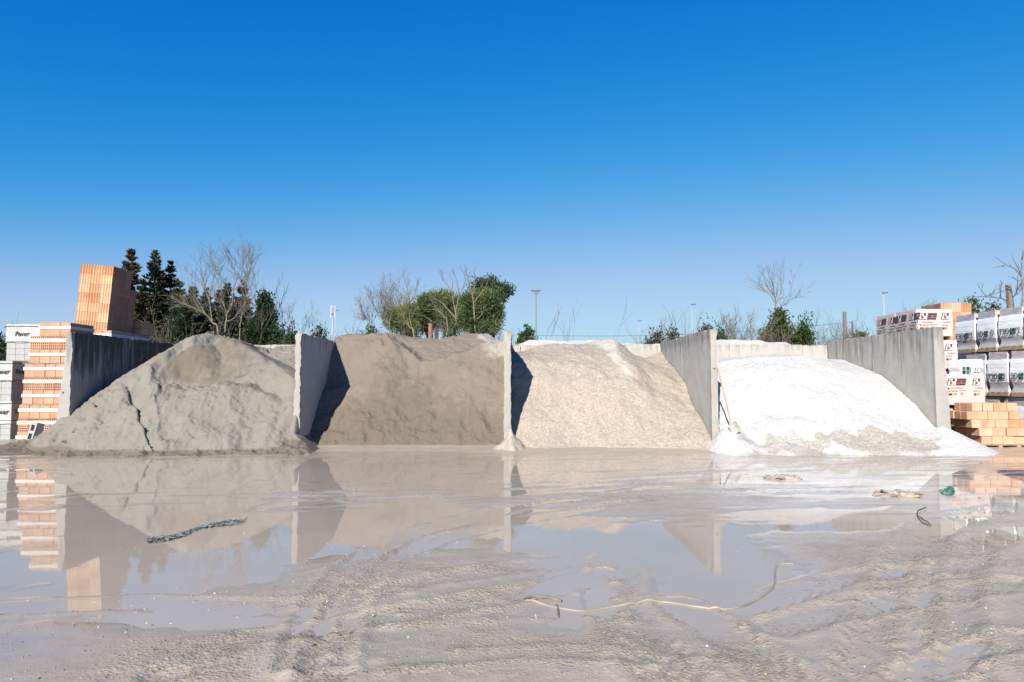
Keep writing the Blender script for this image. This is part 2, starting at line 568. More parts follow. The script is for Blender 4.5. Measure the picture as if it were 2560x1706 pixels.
def axis(lo, hi, step):
    n = int(round((hi - lo) / step))
    core = np.linspace(lo, hi, n + 1)
    out = np.geomspace(0.3, 1500, 26)
    return core, out


xc, ext = axis(-14.6, 14.6, 0.031)
gx = np.concatenate([(-14.6 - ext)[::-1], xc, 14.6 + ext])
ys = [2.4]
while ys[-1] < 19.0:
    ys.append(ys[-1] + max(0.02, 0.0068 * ys[-1]))
gy = np.concatenate([(2.4 - np.geomspace(0.2, 120, 14))[::-1], np.array(ys), ys[-1] + np.geomspace(0.3, 1500, 30)])
GX, GY = np.meshgrid(gx, gy)
GZ, GT_ = ground_h(GX.ravel(), GY.ravel(), True)
nx_, ny_ = len(gx), len(gy)
ii = (np.arange(ny_ - 1)[:, None] * nx_ + np.arange(nx_ - 1)[None, :]).ravel()
gf = np.stack([ii, ii + 1, ii + 1 + nx_, ii + nx_], 1)

m = NT('wet mud')
wet = m.attr('wet')
churn = m.ramp(m.math('ADD', m.attr('churn'), m.math('MULTIPLY', m.math('SUBTRACT', m.noise(5, 5, 0.65), 0.5), 0.7)), 0.15, 0.75)
p = m.obj()
big = m.ramp(m.noise(0.7, 5, 0.6), 0.3, 0.7)
col = m.mix(big, (0.53, 0.44, 0.335), (0.61, 0.515, 0.40))
col = m.mix(m.ramp(m.noise(14, 5, 0.7), 0.35, 0.7), col, (0.68, 0.585, 0.47))
col = m.mix(m.math('MULTIPLY', m.ramp(m.noise(2.4, 6, 0.7), 0.5, 0.68), 0.35), col, (0.40, 0.325, 0.25))
col = m.mix(m.math('MULTIPLY', churn, 0.35), m.mix(0.25, col, (0.46, 0.375, 0.29)), (0.72, 0.60, 0.465))
col = m.mix(m.math('MULTIPLY', wet, 0.5), col, (0.48, 0.385, 0.295))
def slurry(m):
    """pale fines washed out of the white gravel bay"""
    c = g8(1930, 1105)
    q = m.node('ShaderNodeVectorMath', {0: m.obj(), 1: (-c.x, -c.y, 0)}, operation='ADD').outputs[0]
    q = m.node('ShaderNodeVectorMath', {0: m.stretch(1 / 4.2, 1 / 4.6, 0, q)}, operation='LENGTH').outputs['Value']
    n = m.noise(1.0, 5, 0.65, m.stretch(0.5, 2.2, 1.0), 0.6)
    return m.math('MULTIPLY', m.ramp(q, 1.0, 0.35), m.ramp(n, 0.36, 0.62), True)


col = m.mix(m.math('MULTIPLY', slurry(m), 0.75), col, (1.0, 0.97, 0.92))
spk = m.math('LESS_THAN', m.vor(48, out='Distance'), 0.13)
col = m.mix(m.math('MULTIPLY', spk, 0.25), col, (0.66, 0.62, 0.56))
bn = m.math('ADD', m.noise(26, 6, 0.72), m.math('MULTIPLY', m.vor(42, out='Distance'), 0.7))
nrm = m.bump(m.noise(110, 3, 0.7), m.math('MULTIPLY', m.ramp(wet, 0, 1, 1.0, 0.08), m.ramp(churn, 0, 1, 0.35, 1.0)), 0.010, m.bump(bn, m.math('MULTIPLY', m.ramp(wet, 0, 1, 1.0, 0.15), m.ramp(churn, 0, 1, 0.25, 1.0)), 0.024))
rgh = m.math('ADD', m.math('ADD', m.ramp(wet, 0, 1, 0.36, 0.05), m.math('MULTIPLY', churn, 0.22)), m.math('MULTIPLY', m.math('SUBTRACT', m.noise(3.2, 5, 0.6), 0.5), 0.35), True)
M['mud'] = m.done(col, rgh, nrm, 0.4, alb=0.54)
wet_a = np.clip(1.10 - (GZ - 0.0) / 0.022, 0, 1)
wet_a *= (GY.ravel() < 19)
tag(link('ground', mesh_np('ground', np.stack([GX.ravel(), GY.ravel(), GZ], 1), gf, [M['mud']], True, {'wet': wet_a, 'churn': GT_})), kind='structure')

m = NT('muddy puddle water')
c = m.mix(m.ramp(m.noise(0.5, 4, 0.6), 0.3, 0.7), (0.45, 0.37, 0.29), (0.52, 0.435, 0.35))
c = m.mix(m.math('MULTIPLY', slurry(m), 0.7), c, (0.90, 0.87, 0.82))
rp = m.bump(m.noise(1.0, 3, 0.5, m.stretch(2.0, 7.0, 1.0)), 0.03, 0.008)
M['water'] = m.done(c, 0.02, rp, 0.5, IOR=1.33)
wv = [(-22, 1.0, 0), (22, 1.0, 0), (22, 18.9, 0), (-22, 18.9, 0)]
tag(link('puddle_water', mesh_np('puddle_water', wv, [[0, 1, 2, 3]], [M['water']])), kind='structure')

# ---------------------------------------------------------------- bay walls
YF, YB = 17.6, 23.5                                 # front ends, back wall


def panel(name, L, H, xi, t0, t1, side, mats, seed, flare=0.0, chip=1.0, pale_front=None):
    """upright slab: inner face at xi, thickness t1 (foot) to t0 (top) towards side, running L along +Y"""
    nz, ny = 84, max(6, int(L / 0.10))
    def fn(u):
        x, y, z = u[:, 0], u[:, 1] * L, u[:, 2] * H
        th = t1 + (t0 - t1) * np.clip(z / H, 0, 1) + flare * sm(H - 0.28, H - 0.05, z)
        X = xi + side * (x * th) - side * flare * 0.4 * sm(H - 0.28, H - 0.05, z)
        edge_f = np.exp(-y / 0.05) * (0.2 + 0.4 * (np.abs(u[:, 0] - .5) > .45))
        edge_t = np.exp(-(H - z) / 0.04)
        n = fbm(y * 3 + seed, z * 3, x * 3, 4, 0.6)
        n2 = fbm(y * 9, z * 6 + seed, x * 3, 5, 0.75)
        y = y + edge_f * chip * (0.020 * np.maximum(0, n2) + 0.012 * n)
        z = z - edge_t * chip * (0.035 * np.maximum(0, n2) + 0.018 * np.maximum(n, 0)) + edge_t * chip * 0.012 * n
        X = X + 0.006 * n + (edge_f + edge_t) * chip * 0.012 * n2
        return np.stack([X, y, z], 1)
    mf = None
    if pale_front:
        def mf(c):
            return np.where(c[:, 1] < 0.6 / ny, 1, 0)
    return lattice((4, ny, nz), fn, name, mats, True, mf)


def bay_wall(label, xi, side, H, t0, t1, mats, seed, flare=0.0, chip=1.0):
    w = thing('concrete_wall', label, 'wall', (0, YF, 0), group='concrete walls between the bays')
    link('panel', panel('panel', 2.985, H, xi, t0, t1, side, mats, seed, flare, chip, True), w)
    link('panel', panel('panel', 2.915, H - 0.01, xi, t0, t1, side, mats[:1], seed + 5, flare, chip), w, (0, 3.0, 0))
    return w


M['edge'] = concrete_mat('chipped pale edge', (0.48, 0.445, 0.40), (0.24, 0.21, 0.18), 0.8, (2.75, 3.2), 9.0)
M['edge_grey'] = concrete_mat('grey wall end', (0.47, 0.45, 0.42), (0.13, 0.12, 0.11), 0.8, (1.9, 3.4), 9.0)
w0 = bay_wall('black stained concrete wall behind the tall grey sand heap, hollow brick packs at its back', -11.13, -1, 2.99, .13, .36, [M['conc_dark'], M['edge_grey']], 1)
w1 = bay_wall('pale concrete divider with ragged edge between the grey sand and the brown sand', -5.34, -1, 2.97, .125, .17, [M['conc_mid'], M['edge']], 2, .03, 1.6)
w2 = bay_wall('narrow white concrete divider between the brown sand and the beige gravel', -0.03, -1, 3.03, .17, .175, [M['conc_mid'], M['edge']], 3, 0.0, 1.6)
w3 = bay_wall('concrete divider with a shovel leaning on it, between beige and white gravel', 5.02, 1, 3.06, .15, .18, [M['conc_mid'], M['edge']], 4, .05, 1.2)
w4 = bay_wall('weathered streaked concrete wall between the white gravel and the wrapped block packs', 10.67, 1, 3.11, .23, .38, [M['conc_moss'], M['edge_grey']], 5)
# wall-end details: a groove with a proud lip on each end wall, anchor holes as stubs with their inner shade painted
for w, xs, z in ((w0, -11.30, 1.45), (w4, 11.00, 1.55), (w3, 5.10, 2.05)):
    mb = MB(); mb.tube([(xs, 0.008, z), (xs, -0.012, z)], .022, 10)
    link('anchor_hole', mb.mesh('anchor_hole', M['dark']), w)
bw = thing('back_wall', 'long low pale concrete wall closing the backs of all the bays', 'wall', (0, YB, 0))
xs = [-11.2, -8.2, -5.3, -2.6, 0.3, 2.6, 4.95, 7.4, 9.9, 11.05]
for i, (a, b) in enumerate(zip(xs[:-1], xs[1:])):
    pm = panel('panel', b - a - 0.015, 2.98 + 0.015 * (i % 2), 0, .16, .2, -1, [M['conc_pale']], 20 + i, 0, .8)
    link('panel', pm, bw, (a, 0.2, 0), (0, 0, R(-90)))

# ---------------------------------------------------------------- heaps
def heap(name, label, x0, x1, y0, y1, res, fn, mat, group='heaps of sand and gravel in the bays'):
    nx, ny = int((x1 - x0) / res) + 1, int((y1 - y0) / res) + 1
    X, Y = np.meshgrid(np.linspace(x0, x1, nx), np.linspace(y0, y1, ny))
    X, Y = X.ravel(), Y.ravel()
    Z, damp, pale = fn(X, Y)
    ii = (np.arange(ny - 1)[:, None] * nx + np.arange(nx - 1)[None, :]).ravel()
    f = np.stack([ii, ii + 1, ii + 1 + nx, ii + nx], 1)
    f = f[(Z[f] > -0.03).any(axis=1)]
    used = np.unique(f)
    rm = np.zeros(nx * ny, np.int32); rm[used] = np.arange(len(used))
    v = np.stack([X, Y, np.maximum(Z, -0.06)], 1)[used]
    me = mesh_np(name, v, rm[f], [mat], True, {'damp': damp[used], 'pale': pale[used]})
    return tag(link(name, me), label, 'heap', group)


def side_of(poly, X, Y):
    """signed distance to an open polyline; positive to the right of its direction"""
    best = np.full_like(X, 1e9); sg = np.zeros_like(X)
    for (ax, ay), (bx, by) in zip(poly[:-1], poly[1:]):
        dx, dy = bx - ax, by - ay
        t = np.clip(((X - ax) * dx + (Y - ay) * dy) / (dx * dx + dy * dy), 0, 1)
        ex, ey = X - ax - t * dx, Y - ay - t * dy
        d = np.hypot(ex, ey)
        w = d < best
        best = np.where(w, d, best)
        sg = np.where(w, np.sign(dy * ex - dx * ey), sg)
    return best * sg


def heap1(X, Y):
    wob = 0.10 * fbm(X * 0.8, Y * 0.8, 2.0, 3)
    Xw, Yw = X + 0.12 * fbm(X * 2.2, Y * 2.2, 8.0, 3), Y + 0.10 * fbm(X * 2.2, Y * 2.2, 5.0, 3)
    toe = np.interp(X, [-12.4, -11.5, -10.5, -8.0, -6.0, -5.2, -4.4], [17.6, 16.75, 16.5, 16.35, 16.7, 17.0, 17.7])
    # left flank and summit
    T = np.interp(X, [-12.5, -11.13, -10.2, -9.3, -8.95, -8.5, -7.76, -7.28, -6.4, -5.4], [1.2, 2.0, 2.48, 2.95, 3.10, 3.08, 2.84, 2.60, 2.15, 1.72])
    slope_y = np.interp(X, [-11.13, -9.4, -8.9], [.43, .24, .10])
    top = T + (Y - 20.15) * slope_y * np.where(Y < 20.15, 1, np.where(X < -10, 1, -0.6))
    left = smin((Yw - toe) * 1.02, top, 0.28)
    left = np.minimum(left, (X + 12.15 - 0.25 * (17.4 - Y)) * 0.95)
    # right hand: slumped apron, ledge and scooped bowl
    ap_top = np.interp(X, [-9.6, -9.0, -8.3, -7.4, -6.6, -6.0, -5.4], [1.10, 1.42, 1.62, 1.68, 1.56, 1.35, 1.05]) + 0.10 * fbm(X * 1.6, X * 0 + 3, 1.0, 3)
    apron = smin((Yw - toe) * 0.95, ap_top + (Y - 18.6) * 0.10, 0.10)
    bowl_y = np.interp(X, [-9.6, -8.6, -7.6, -6.8, -6.0, -5.3], [18.30, 18.62, 18.65, 18.48, 18.1, 17.6])
    bowl = ap_top - 0.10 + (Yw - bowl_y) * 1.02
    bowl = smin(bowl, T - np.where(Y > 20.15, (Y - 20.15) * 0.55, 0), 0.12)
    right = smax(apron, bowl, 0.04)
    sd = side_of([(-8.35, 20.8), (-8.6, 20.0), (-9.46, 18.9), (-9.37, 18.2), (-8.75, 17.3), (-8.05, 16.2)], Xw, Yw)
    k = sm(-0.10, 0.10, -sd)
    right = np.maximum(right, left - 0.20 - 0.50 * np.maximum(0, -sd))
    Z = left * (1 - k) + np.minimum(right, left + 0.1) * k
    # cracked slab: a second step beside the scarp's foot
    s2 = side_of([(-9.75, 17.85), (-9.0, 17.05), (-8.12, 16.15)], X + 0.03 * fbm(X * 6, Y * 6, 1, 2), Y)
    low = sm(18.3, 17.7, Y)
    Z = Z - 0.17 * sm(-0.025, 0.025, -s2) * low * sm(0.0, 0.05, sd) * sm(16.1, 16.8, Y)
    Z = Z + 0.10 * np.exp(-((sd - 0.10) / 0.14) ** 2) * low * sm(16.2, 17.0, Y)
    # toothed tyre print on the left flank
    tr = side_of([(-11.0, 16.45), (-10.75, 17.0), (-10.55, 17.7), (-10.4, 18.3)], X, Y)
    al = (Y - 16.4)
    Z = Z - 0.11 * sm(0.0, 0.05, tr) * sm(0.32, 0.1, tr) * (0.5 + 0.5 * np.sign(np.sin(al * 24 + X * 8))) * sm(18.5, 17.6, Y)
    Z = Z - 0.05 * np.exp(-((tr + 0.25) / 0.2) ** 2) * sm(18.8, 17.6, Y)
    # dark dirt rim and the rubble left of the wall
    rub = 0.24 * np.exp(-(((X + 12.35) / 0.75) ** 2 + ((Y - 18.0) / 0.9) ** 2)) - 0.02 + 0.07 * np.exp(-(((X + 11.7) / 1.3) ** 2 + ((Y - 16.7) / 0.4) ** 2))
    rim = 0.085 - 0.34 * np.abs(Y - toe + 0.02) + 0.05 * fbm(X * 5, Y * 5, 1, 4, .65)
    rim = np.where((X > -12.4) & (X < -4.4), rim, -1)
    rim = rim + np.where(X > -5.9, 0.10 * np.exp(-((X + 5.0) / 0.55) ** 2), 0)
    base = smax(Z, np.maximum(rub, rim), 0.05)
    # pale heap at the back right, against the back wall
    bk = 2.92 - 0.55 * np.maximum(0, 22.6 - Y) - 0.06 * (X + 6.6) ** 2 + wob * 0.4
    bk = np.where((X > -9) & (X < -5.4), bk, -1)
    Zf = np.maximum(base, bk)
    rough = sm(-0.02, 0.22, Zf)
    smooth_face = sm(0.02, 0.2, -sd) * sm(-0.05, 0.15, Y - bowl_y) * (bk < base)
    n = fbm(X * 4.5, Y * 4.5, Zf * 4, 5, 0.62)
    ridg = np.abs(fbm(X * 3.2 + Y * 2, Y * 4.5 - X, Zf * 3, 3, 0.6))
    Zf = Zf + rough * (0.030 * n - 0.022 * sm(0.10, 0.0, ridg)) * (1 - 0.55 * smooth_face) + 0.10 * wob
    clod = np.maximum(0, vnoise(X * 9, Y * 9, Zf * 9) - 0.45)
    clod2 = np.maximum(0, vnoise(X * 17, Y * 17, Zf * 17) - 0.35)
    Zf = Zf + (0.04 * clod + 0.04 * clod2 + 0.018 * fbm(X * 13, Y * 13, Zf * 13, 3, .7)) * rough * (1 - .8 * smooth_face)
    Zf = np.where((X < -11.13 + 0.02) & (Y > YF + 0.02) & (rub < 0.02), -0.05, Zf)
    Zf = np.where(Y > 23.35, -0.05, Zf)
    Zf = np.where(X > -5.34 - 0.05, np.where(Y > 17.7, np.minimum(Zf, 0.35 - 0.9 * (X + 5.35)), np.minimum(Zf, 0.5 - 0.75 * (X + 5.45))), Zf)
    damp = 0.26 * smooth_face * sm(-6.2, -7.6, X) + 0.75 * sm(0.20, 0.06, Zf) * (Y < 19) + 0.28 * smooth_face * sm(18.2, 19.0, Y) + 0.22 * smooth_face * np.exp(-(((X + 8.9) / .5) ** 2 + ((Y - 19.1) / .6) ** 2))
    damp += 0.55 * np.exp(-((Y - bowl_y + .15) / 0.16) ** 2) * sm(0.05, 0.2, -sd) * (X < -5.7)
    damp += 0.6 * np.exp(-((tr + 0.1) / 0.5) ** 2) * sm(17.3, 16.6, Y) + 0.9 * np.exp(-(((X + 12.3) / 0.7) ** 2 + ((Y - 17.0) / 1.0) ** 2))
    damp += 0.7 * sm(-5.9, -5.4, X) * sm(0.5, 0.2, Zf)
    pale = 0.30 * (bk > base) + 0.0 * X
    return Zf, damp, pale


heap('sand_heap', 'tall grey sand heap with a dug ledge and cracked slab below its peak', -13.6, -4.3, 15.6, 23.4, 0.026, heap1, M['sand1'])


def heap2(X, Y):
    wob = fbm(X * 0.9, Y * 0.9, 4.0, 3)
    Yw = Y + 0.12 * fbm(X * 1.3, Y * 1.3, 6.0, 3)
    toe = 18.25 + 0.05 * np.sin(X * 2.1)
    Fp = 0.03 + (Yw - toe) * 1.05
    L = np.interp(X, [-5.4, -4.8, -4.0, -3.3, -2.62, -2.45, -1.9, -1.35, -0.9, -0.2], [3.05, 3.15, 3.12, 2.75, 2.36, 2.32, 2.52, 2.66, 2.80, 2.95])
    Lw = L + 0.04 * fbm(X * 4, X * 0, 2, 3)
    front = smin(Fp, Lw + (Y - 20.6) * 0.06, 0.07)
    Tp = np.interp(X, [-5.4, -4.9, -4.45, -3.8, -3.3, -2.3, -1.9, -1.5, -1.0, -0.2], [3.10, 3.20, 3.33, 3.31, 3.18, 3.10, 3.22, 3.33, 3.27, 3.02])
    back = smin(3.02 + (Y - 22.2) * 0.62 + 0.04 * wob - 2.5 * np.maximum(0, 20.3 - Y), Tp + 0.0 * Y, 0.25) - np.maximum(0, Y - 23.2) * 0.5
    Z = smax(front, back, 0.03)
    crumb = np.exp(-(((X + 3.85) / 0.35) ** 2 + ((Y - 21.0) / 0.5) ** 2))
    n = fbm(X * 4, Y * 4, Z * 3.5, 5, 0.6)
    lowrough = sm(1.6, 0.3, Z)
    Z = Z + 0.03 * n + 0.035 * lowrough * n + 0.010 * fbm(X * 14, Y * 14, Z * 14, 3, .7) + 0.10 * crumb * n + 0.05 * np.maximum(0, vnoise(X * 10, Y * 10, Z * 10) - 0.5) * (0.4 + lowrough)
    right = sm(-1.5, -0.4, X)
    Z = Z + 0.10 * right * np.exp(-((X + 0.9) / 0.25) ** 2)
    Z = np.where(Y < toe - 0.25, -0.05, Z)
    Z = np.where((X > -0.06) & (Y > YF), -0.05, Z)
    damp = 0.30 + 0.35 * lowrough + 0.30 * np.exp(-((X + 3) / 1.2) ** 2) * sm(2.6, 1.2, Z)
    pale = 0.80 * sm(1.7, 2.9, Z) * sm(-1.5, -0.5, X) + 0.36 * sm(2.9, 3.2, Z) + 0.25 * np.exp(-((X + 0.75) / 0.18) ** 2) * sm(2.4, 1.2, Z) + 0.22 * np.exp(-(((X + 4.35) / .35) ** 2 + ((Z - 1.35) / .15) ** 2))
    return Z, damp, pale


heap('sand_heap', 'wide brown grey sand bank with a V shaped lip and a long shadow', -5.36, -0.04, 17.9, 25.2, 0.03, heap2, M['sand2'])


def heap3(X, Y):
    wob = fbm(X * 0.8, Y * 0.8, 7.0, 3)
    Yw = Y + 0.10 * fbm(X * 1.2, Y * 1.2, 3.0, 3)
    a = np.interp(Yw, [17.45, 17.72, 18.6, 19.3, 19.9, 20.8, 22.0, 23.2, 25], [-.3, 0.03, .98, 1.80, 2.25, 2.58, 2.78, 2.93, 2.2])
    b = np.interp(Yw, [17.3, 17.55, 17.8, 18.7, 19.5, 20.0, 22.1, 23.3, 25], [-.1, .15, .36, .85, 1.25, 1.72, 2.34, 2.72, 2.0])
    k = sm(2.9, 5.0, X)
    Z = a * (1 - k) + b * k
    Z += 0.22 * np.exp(-(((X - 3.1) / 0.55) ** 2 + ((Y - 22.7) / 0.9) ** 2))
    Z -= 0.28 * np.exp(-((X - 4.3) / 0.5) ** 2) * sm(21.2, 22.4, Y)
    Z -= 0.16 * sm(1.3, 0.2, X) * sm(20.3, 21.0, Y)
    # spilled foot of pale grit round the narrow divider
    foot = 0.50 - 1.15 * np.hypot((X + 0.04) * (1.0 + 0.25 * vnoise(X * 3, Y * 3, 1)), (Y - 17.56)) + 0.10 * fbm(X * 4, Y * 4, 3.0, 3)
    n = fbm(X * 4, Y * 4, Z * 4, 5, 0.6)
    Z = Z + 0.03 * n + 0.05 * wob * sm(0.2, 1.0, Z) + 0.007 * fbm(X * 15, Y * 15, Z * 15, 3, .75) + 0.04 * fbm(X * 1.8, Y * 0.5, 5, 3) * sm(.3, 1, Z)
    Z = np.where(X < -0.05, np.where(Y > 17.6, np.minimum(Z, -0.05), -0.05), Z)
    Z = np.where((X > 5.01) & (Y > YF - .02), -0.05, Z)
    Z = np.maximum(Z, foot + 0.03 * n)
    damp = 0.28 * sm(1.6, 0.6, Z) * sm(2.8, 4.0, X) + 0.22 * np.exp(-((X - 1.2) / 0.5) ** 2) * sm(2.6, 1.5, Z) + 0.75 * sm(1.2, 0.5, X) * sm(2.5, 2.62, Z) * sm(2.78, 2.66, Z)
    cx = 3.02 + 0.25 * sm(2.6, 1.6, Z)
    pale = 0.75 * np.exp(-((X - cx) / 0.33) ** 2) * sm(1.5, 1.9, Z) + 0.35 * np.exp(-((X - 2.5) / 0.22) ** 2) * sm(2.0, 1.5, Z) + 0.55 * sm(4.0, 4.9, X) * sm(1.7, 1.2, Z) * 0.6
    pale += 0.45 * (foot > 0.0) * sm(0.9, 0.3, X) + 0.4 * sm(2.8, 2.95, Z)
    return Z, damp, pale


heap('gravel_heap', 'beige gravel bank with a white chute of spilled grit down its middle', -0.95, 5.03, 16.8, 23.45, 0.03, heap3, M['gravel3'])


def heap4(X, Y):
    Yw = Y + 0.10 * fbm(X * 1.1, Y * 1.1, 12.0, 3)
    toe = np.interp(X, [5.0, 5.6, 6.4, 8.0, 10.2, 11.2, 12.0], [16.95, 16.75, 16.6, 16.45, 16.55, 16.8, 17.5])
    c = np.interp(Yw - toe, [-.3, 0, 1.0, 2.0, 3.5, 4.5, 5.6, 7.2], [-.2, 0, .62, 1.22, 2.08, 2.50, 2.58, 2.40])
    side = np.interp(X, [5.0, 5.6, 6.6, 7.8, 8.6, 9.4, 10.67], [.80, .86, .95, 1.0, 1.0, .985, .93])
    Z = c * side
    contact = np.interp(Y, [16.8, 17.68, 18.47, 20.1, 22.5, 24], [.12, .58, 1.13, 1.92, 2.45, 2.5])
    k = sm(8.9, 10.67, X)
    Z = Z * (1 - k) + contact * k
    Z = np.where(Y < toe - .02, (Y - toe) * 0.8, Z)
    # spill round the end of the right wall
    spill = 0.62 - 0.60 * np.hypot((X - 10.75) * 0.88, (Y - 17.5) * 0.85)
    Z = np.where(X > 10.66, np.where(Y > YF, spill * 0.9, spill), smax(Z, spill, 0.15))
    # spill at the foot of the shovel divider
    s2 = 0.60 - 0.62 * np.hypot((X - 5.4) * 0.9, (Y - 17.55) * 0.8)
    Z = np.where(X > 5.2, smax(Z, s2, 0.1), np.where(Y > YF, -0.05, s2 - 0.7 * np.maximum(0, 5.2 - X)))
    d1 = 0.30 - np.hypot((X - 6.5) * 0.25, (Y - 16.85) * 0.55) 
    d2 = 0.32 - np.hypot((X - 9.0) * 0.20, (Y - 16.9) * 0.58)
    n = fbm(X * 4, Y * 4, Z * 4, 5, 0.6)
    Z = np.maximum(Z, np.maximum(d1, d2) * 0.95)
    Z = Z + (0.016 * n + 0.006 * fbm(X * 15, Y * 15, Z * 15, 3, .75)) * sm(0.02, 0.3, Z)
    wv = 0.09 * fbm(X * 2.5, Y * 2.5, 2, 6, .65)
    damp = 0.62 * sm(-0.06, 0.14, d1 + wv) + 0.80 * sm(-0.03, 0.09, d2 + wv * 0.6) + 0.35 * sm(0.12, 0.0, Z) * sm(10.3, 9.8, X)
    pale = 0.2 + 0 * X
    return Z, damp, pale


heap('gravel_heap', 'smooth white gravel dome with damp brown patches along its foot', 4.5, 12.3, 15.9, 23.45, 0.03, heap4, M['gravel4'])


def heap5(X, Y):
    Z = 2.93 + 0.06 * fbm(X * 1.3, Y * 1.3, 2, 4) + 0.30 * np.minimum(0.75, Y - 23.72) - 0.55 * np.maximum(0, Y - 24.6) - 0.4 * np.maximum(0, X - 9.6) - 0.3 * np.maximum(0, 0.6 - X)
    Z = np.where((X > 3.6) & (X < 5.4), Z - 0.10, Z)
    return Z, 0 * X, 0.3 + 0 * X


heap('gravel_heap', 'low white gravel bank just showing over the pale back wall', 0.2, 10.4, 23.72, 30.0, 0.06, heap5, M['gravel4'])
# ---------------------------------------------------------------- stacks of bricks and blocks
_txt = {}


def text_mesh(body, size, mat, shear=0.0, bold=0.0, z=0.001):
    key = (body, size, mat.name, shear, bold)
    if key in _txt: return _txt[key]
    cu = bpy.data.curves.new('lettering', 'FONT')
    cu.body, cu.size, cu.shear, cu.offset, cu.extrude = body, size, shear, bold, z
    cu.align_x, cu.align_y = 'CENTER', 'CENTER'
    cu.resolution_u = 3
    o = bpy.data.objects.new('lettering', cu); C.objects.link(o)
    me = bpy.data.meshes.new_from_object(o)
    bpy.data.objects.remove(o)
    me.name = 'lettering'
    me.materials.clear(); me.materials.append(mat)
    _txt[key] = me
    return me


FRONT, LEFT, RIGHT = (R(90), 0, 0), (R(90), 0, R(-90)), (R(90), 0, R(90))
M['maroon'] = plain('maroon print', (0.105, 0.022, 0.024), 0.5, 0.1)
M['white_print'] = plain('white print', (0.78, 0.77, 0.77), 0.5, 0.05)
M['orange_print'] = plain('orange print', (0.52, 0.20, 0.06), 0.5, 0.1)
M['grey_print'] = plain('grey print', (0.09, 0.095, 0.105), 0.5, 0.1)
M['navy_print'] = plain('navy print', (0.012, 0.022, 0.055), 0.5, 0.1)
M['green_print'] = plain('green print', (0.012, 0.16, 0.055), 0.5, 0.1)
M['green_strap'] = plain('green plastic strap', (0.03, 0.17, 0.11), 0.45, 0.1)


def film_mat(name, col, amt, rough=0.28):
    m = NT(name)
    w = m.noise(1.0, 5, 0.6, m.stretch(3.0, 3.0, 16.0), 0.8)
    c = m.mix(m.ramp(w, 0.35, 0.7), tuple(x * (1 - amt) for x in col), col)
    return m.done(c, rough, m.bump(w, 0.5, 0.03), 0.5, alb=0.9)


M['film_pink'] = film_mat('printed shrink wrap', (0.50, 0.42, 0.405), 0.14, 0.35)
M['film_grey'] = film_mat('grey stretch film', (0.50, 0.47, 0.48), 0.32, 0.22)
M['film_white'] = film_mat('white sleeve', (0.84, 0.85, 0.87), 0.10, 0.3)
M['film_clear'] = film_mat('white film on grey blocks', (0.40, 0.40, 0.40), 0.2, 0.25)

# --- meshes of single bricks
def hollow_brick(name, sx, sy, sz):
    """brick whose -Y and +Y ends show rows of open cells"""
    mb = MB()
    nx, nz = 5, 6
    hx, hy = sx / 2, sy / 2
    mb.box(-hx, hx, -hy + .03, hy - .03, 0, sz)
    for s in (-1, 1):
        y0, y1 = s * hy, s * (hy - .03)
        for i in range(nx):
            for k in range(nz):
                x0, x1 = -hx + sx * i / nx, -hx + sx * (i + 1) / nx
                z0, z1 = sz * k / nz, sz * (k + 1) / nz
                off = (sx / nx * 0.0)
                gx, gz = sx / nx * (.13 if k % 2 else .2), sz / nz * .24
                a = [(x0, y0, z0), (x1, y0, z0), (x1, y0, z1), (x0, y0, z1)]
                b = [(x0 + gx, y0, z0 + gz), (x1 - gx, y0, z0 + gz), (x1 - gx, y0, z1 - gz), (x0 + gx, y0, z1 - gz)]
                c = [(p[0], y1 - s * .003, p[2]) for p in b]
                fs = [(0, 1, 5, 4), (1, 2, 6, 5), (2, 3, 7, 6), (3, 0, 4, 7)]
                if s > 0: fs = [f[::-1] for f in fs]
                mb.add(a + b, fs, 0)
                fs = [(0, 1, 5, 4), (1, 2, 6, 5), (2, 3, 7, 6), (3, 0, 4, 7), (4, 5, 6, 7)]
                if s > 0: fs = [f[::-1] for f in fs]
                mb.add(b + c, fs, 1)  # cell insides get the dark material, shade put into the colour
        # skirt joining the cell plate to the body
        mb.box(-hx, -hx + .012, min(y0, y1) + (.001 if s < 0 else 0), max(y0, y1) - (.001 if s > 0 else 0), 0.001, sz - .001)
        mb.box(hx - .012, hx, min(y0, y1) + (.001 if s < 0 else 0), max(y0, y1) - (.001 if s > 0 else 0), 0.001, sz - .001)
    return mb.mesh(name, [M['brick'], M['dark']])


def ribbed_brick(name, sx, sy, sz, mat, ribs=4, amp=.024):
    """fluted front and back, smooth flanks"""
    n = ribs * 6
    fr = [(-sx / 2 + sx * i / n, -sy / 2 + amp * (0.5 - 0.5 * math.cos(2 * math.pi * i / 6)) ** 0.7) for i in range(n + 1)]
    bk = [(x, -y) for x, y in fr[::-1]]
    ring = fr + bk
    N = len(ring)
    b = 0.004
    mb = MB()
    vs = [(x * (1 - b), y * (1 - b), 0) for x, y in ring] + [(x, y, b) for x, y in ring] + [(x, y, sz - b) for x, y in ring] + [(x * (1 - b), y * (1 - b), sz) for x, y in ring]
    fs = [(r * N + i, r * N + (i + 1) % N, (r + 1) * N + (i + 1) % N, (r + 1) * N + i) for r in range(3) for i in range(N)]
    fs += [tuple(range(N))[::-1], tuple(3 * N + i for i in range(N))]
    mb.add(vs, fs)
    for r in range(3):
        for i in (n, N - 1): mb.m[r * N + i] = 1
    return mb.mesh(name, [mat, M['flank']])


BW, BH, BD = .284, .362, .53
brick_smooth = bevel_box('brick', BW - .008, BD - .01, BH, .006, M['brick'])
brick_holes = hollow_brick('brick', BW - .008, BD - .01, BH)
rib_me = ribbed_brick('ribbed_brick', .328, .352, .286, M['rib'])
flank_me = ribbed_brick('ribbed_brick', .328, .352, .286, M['loose'])


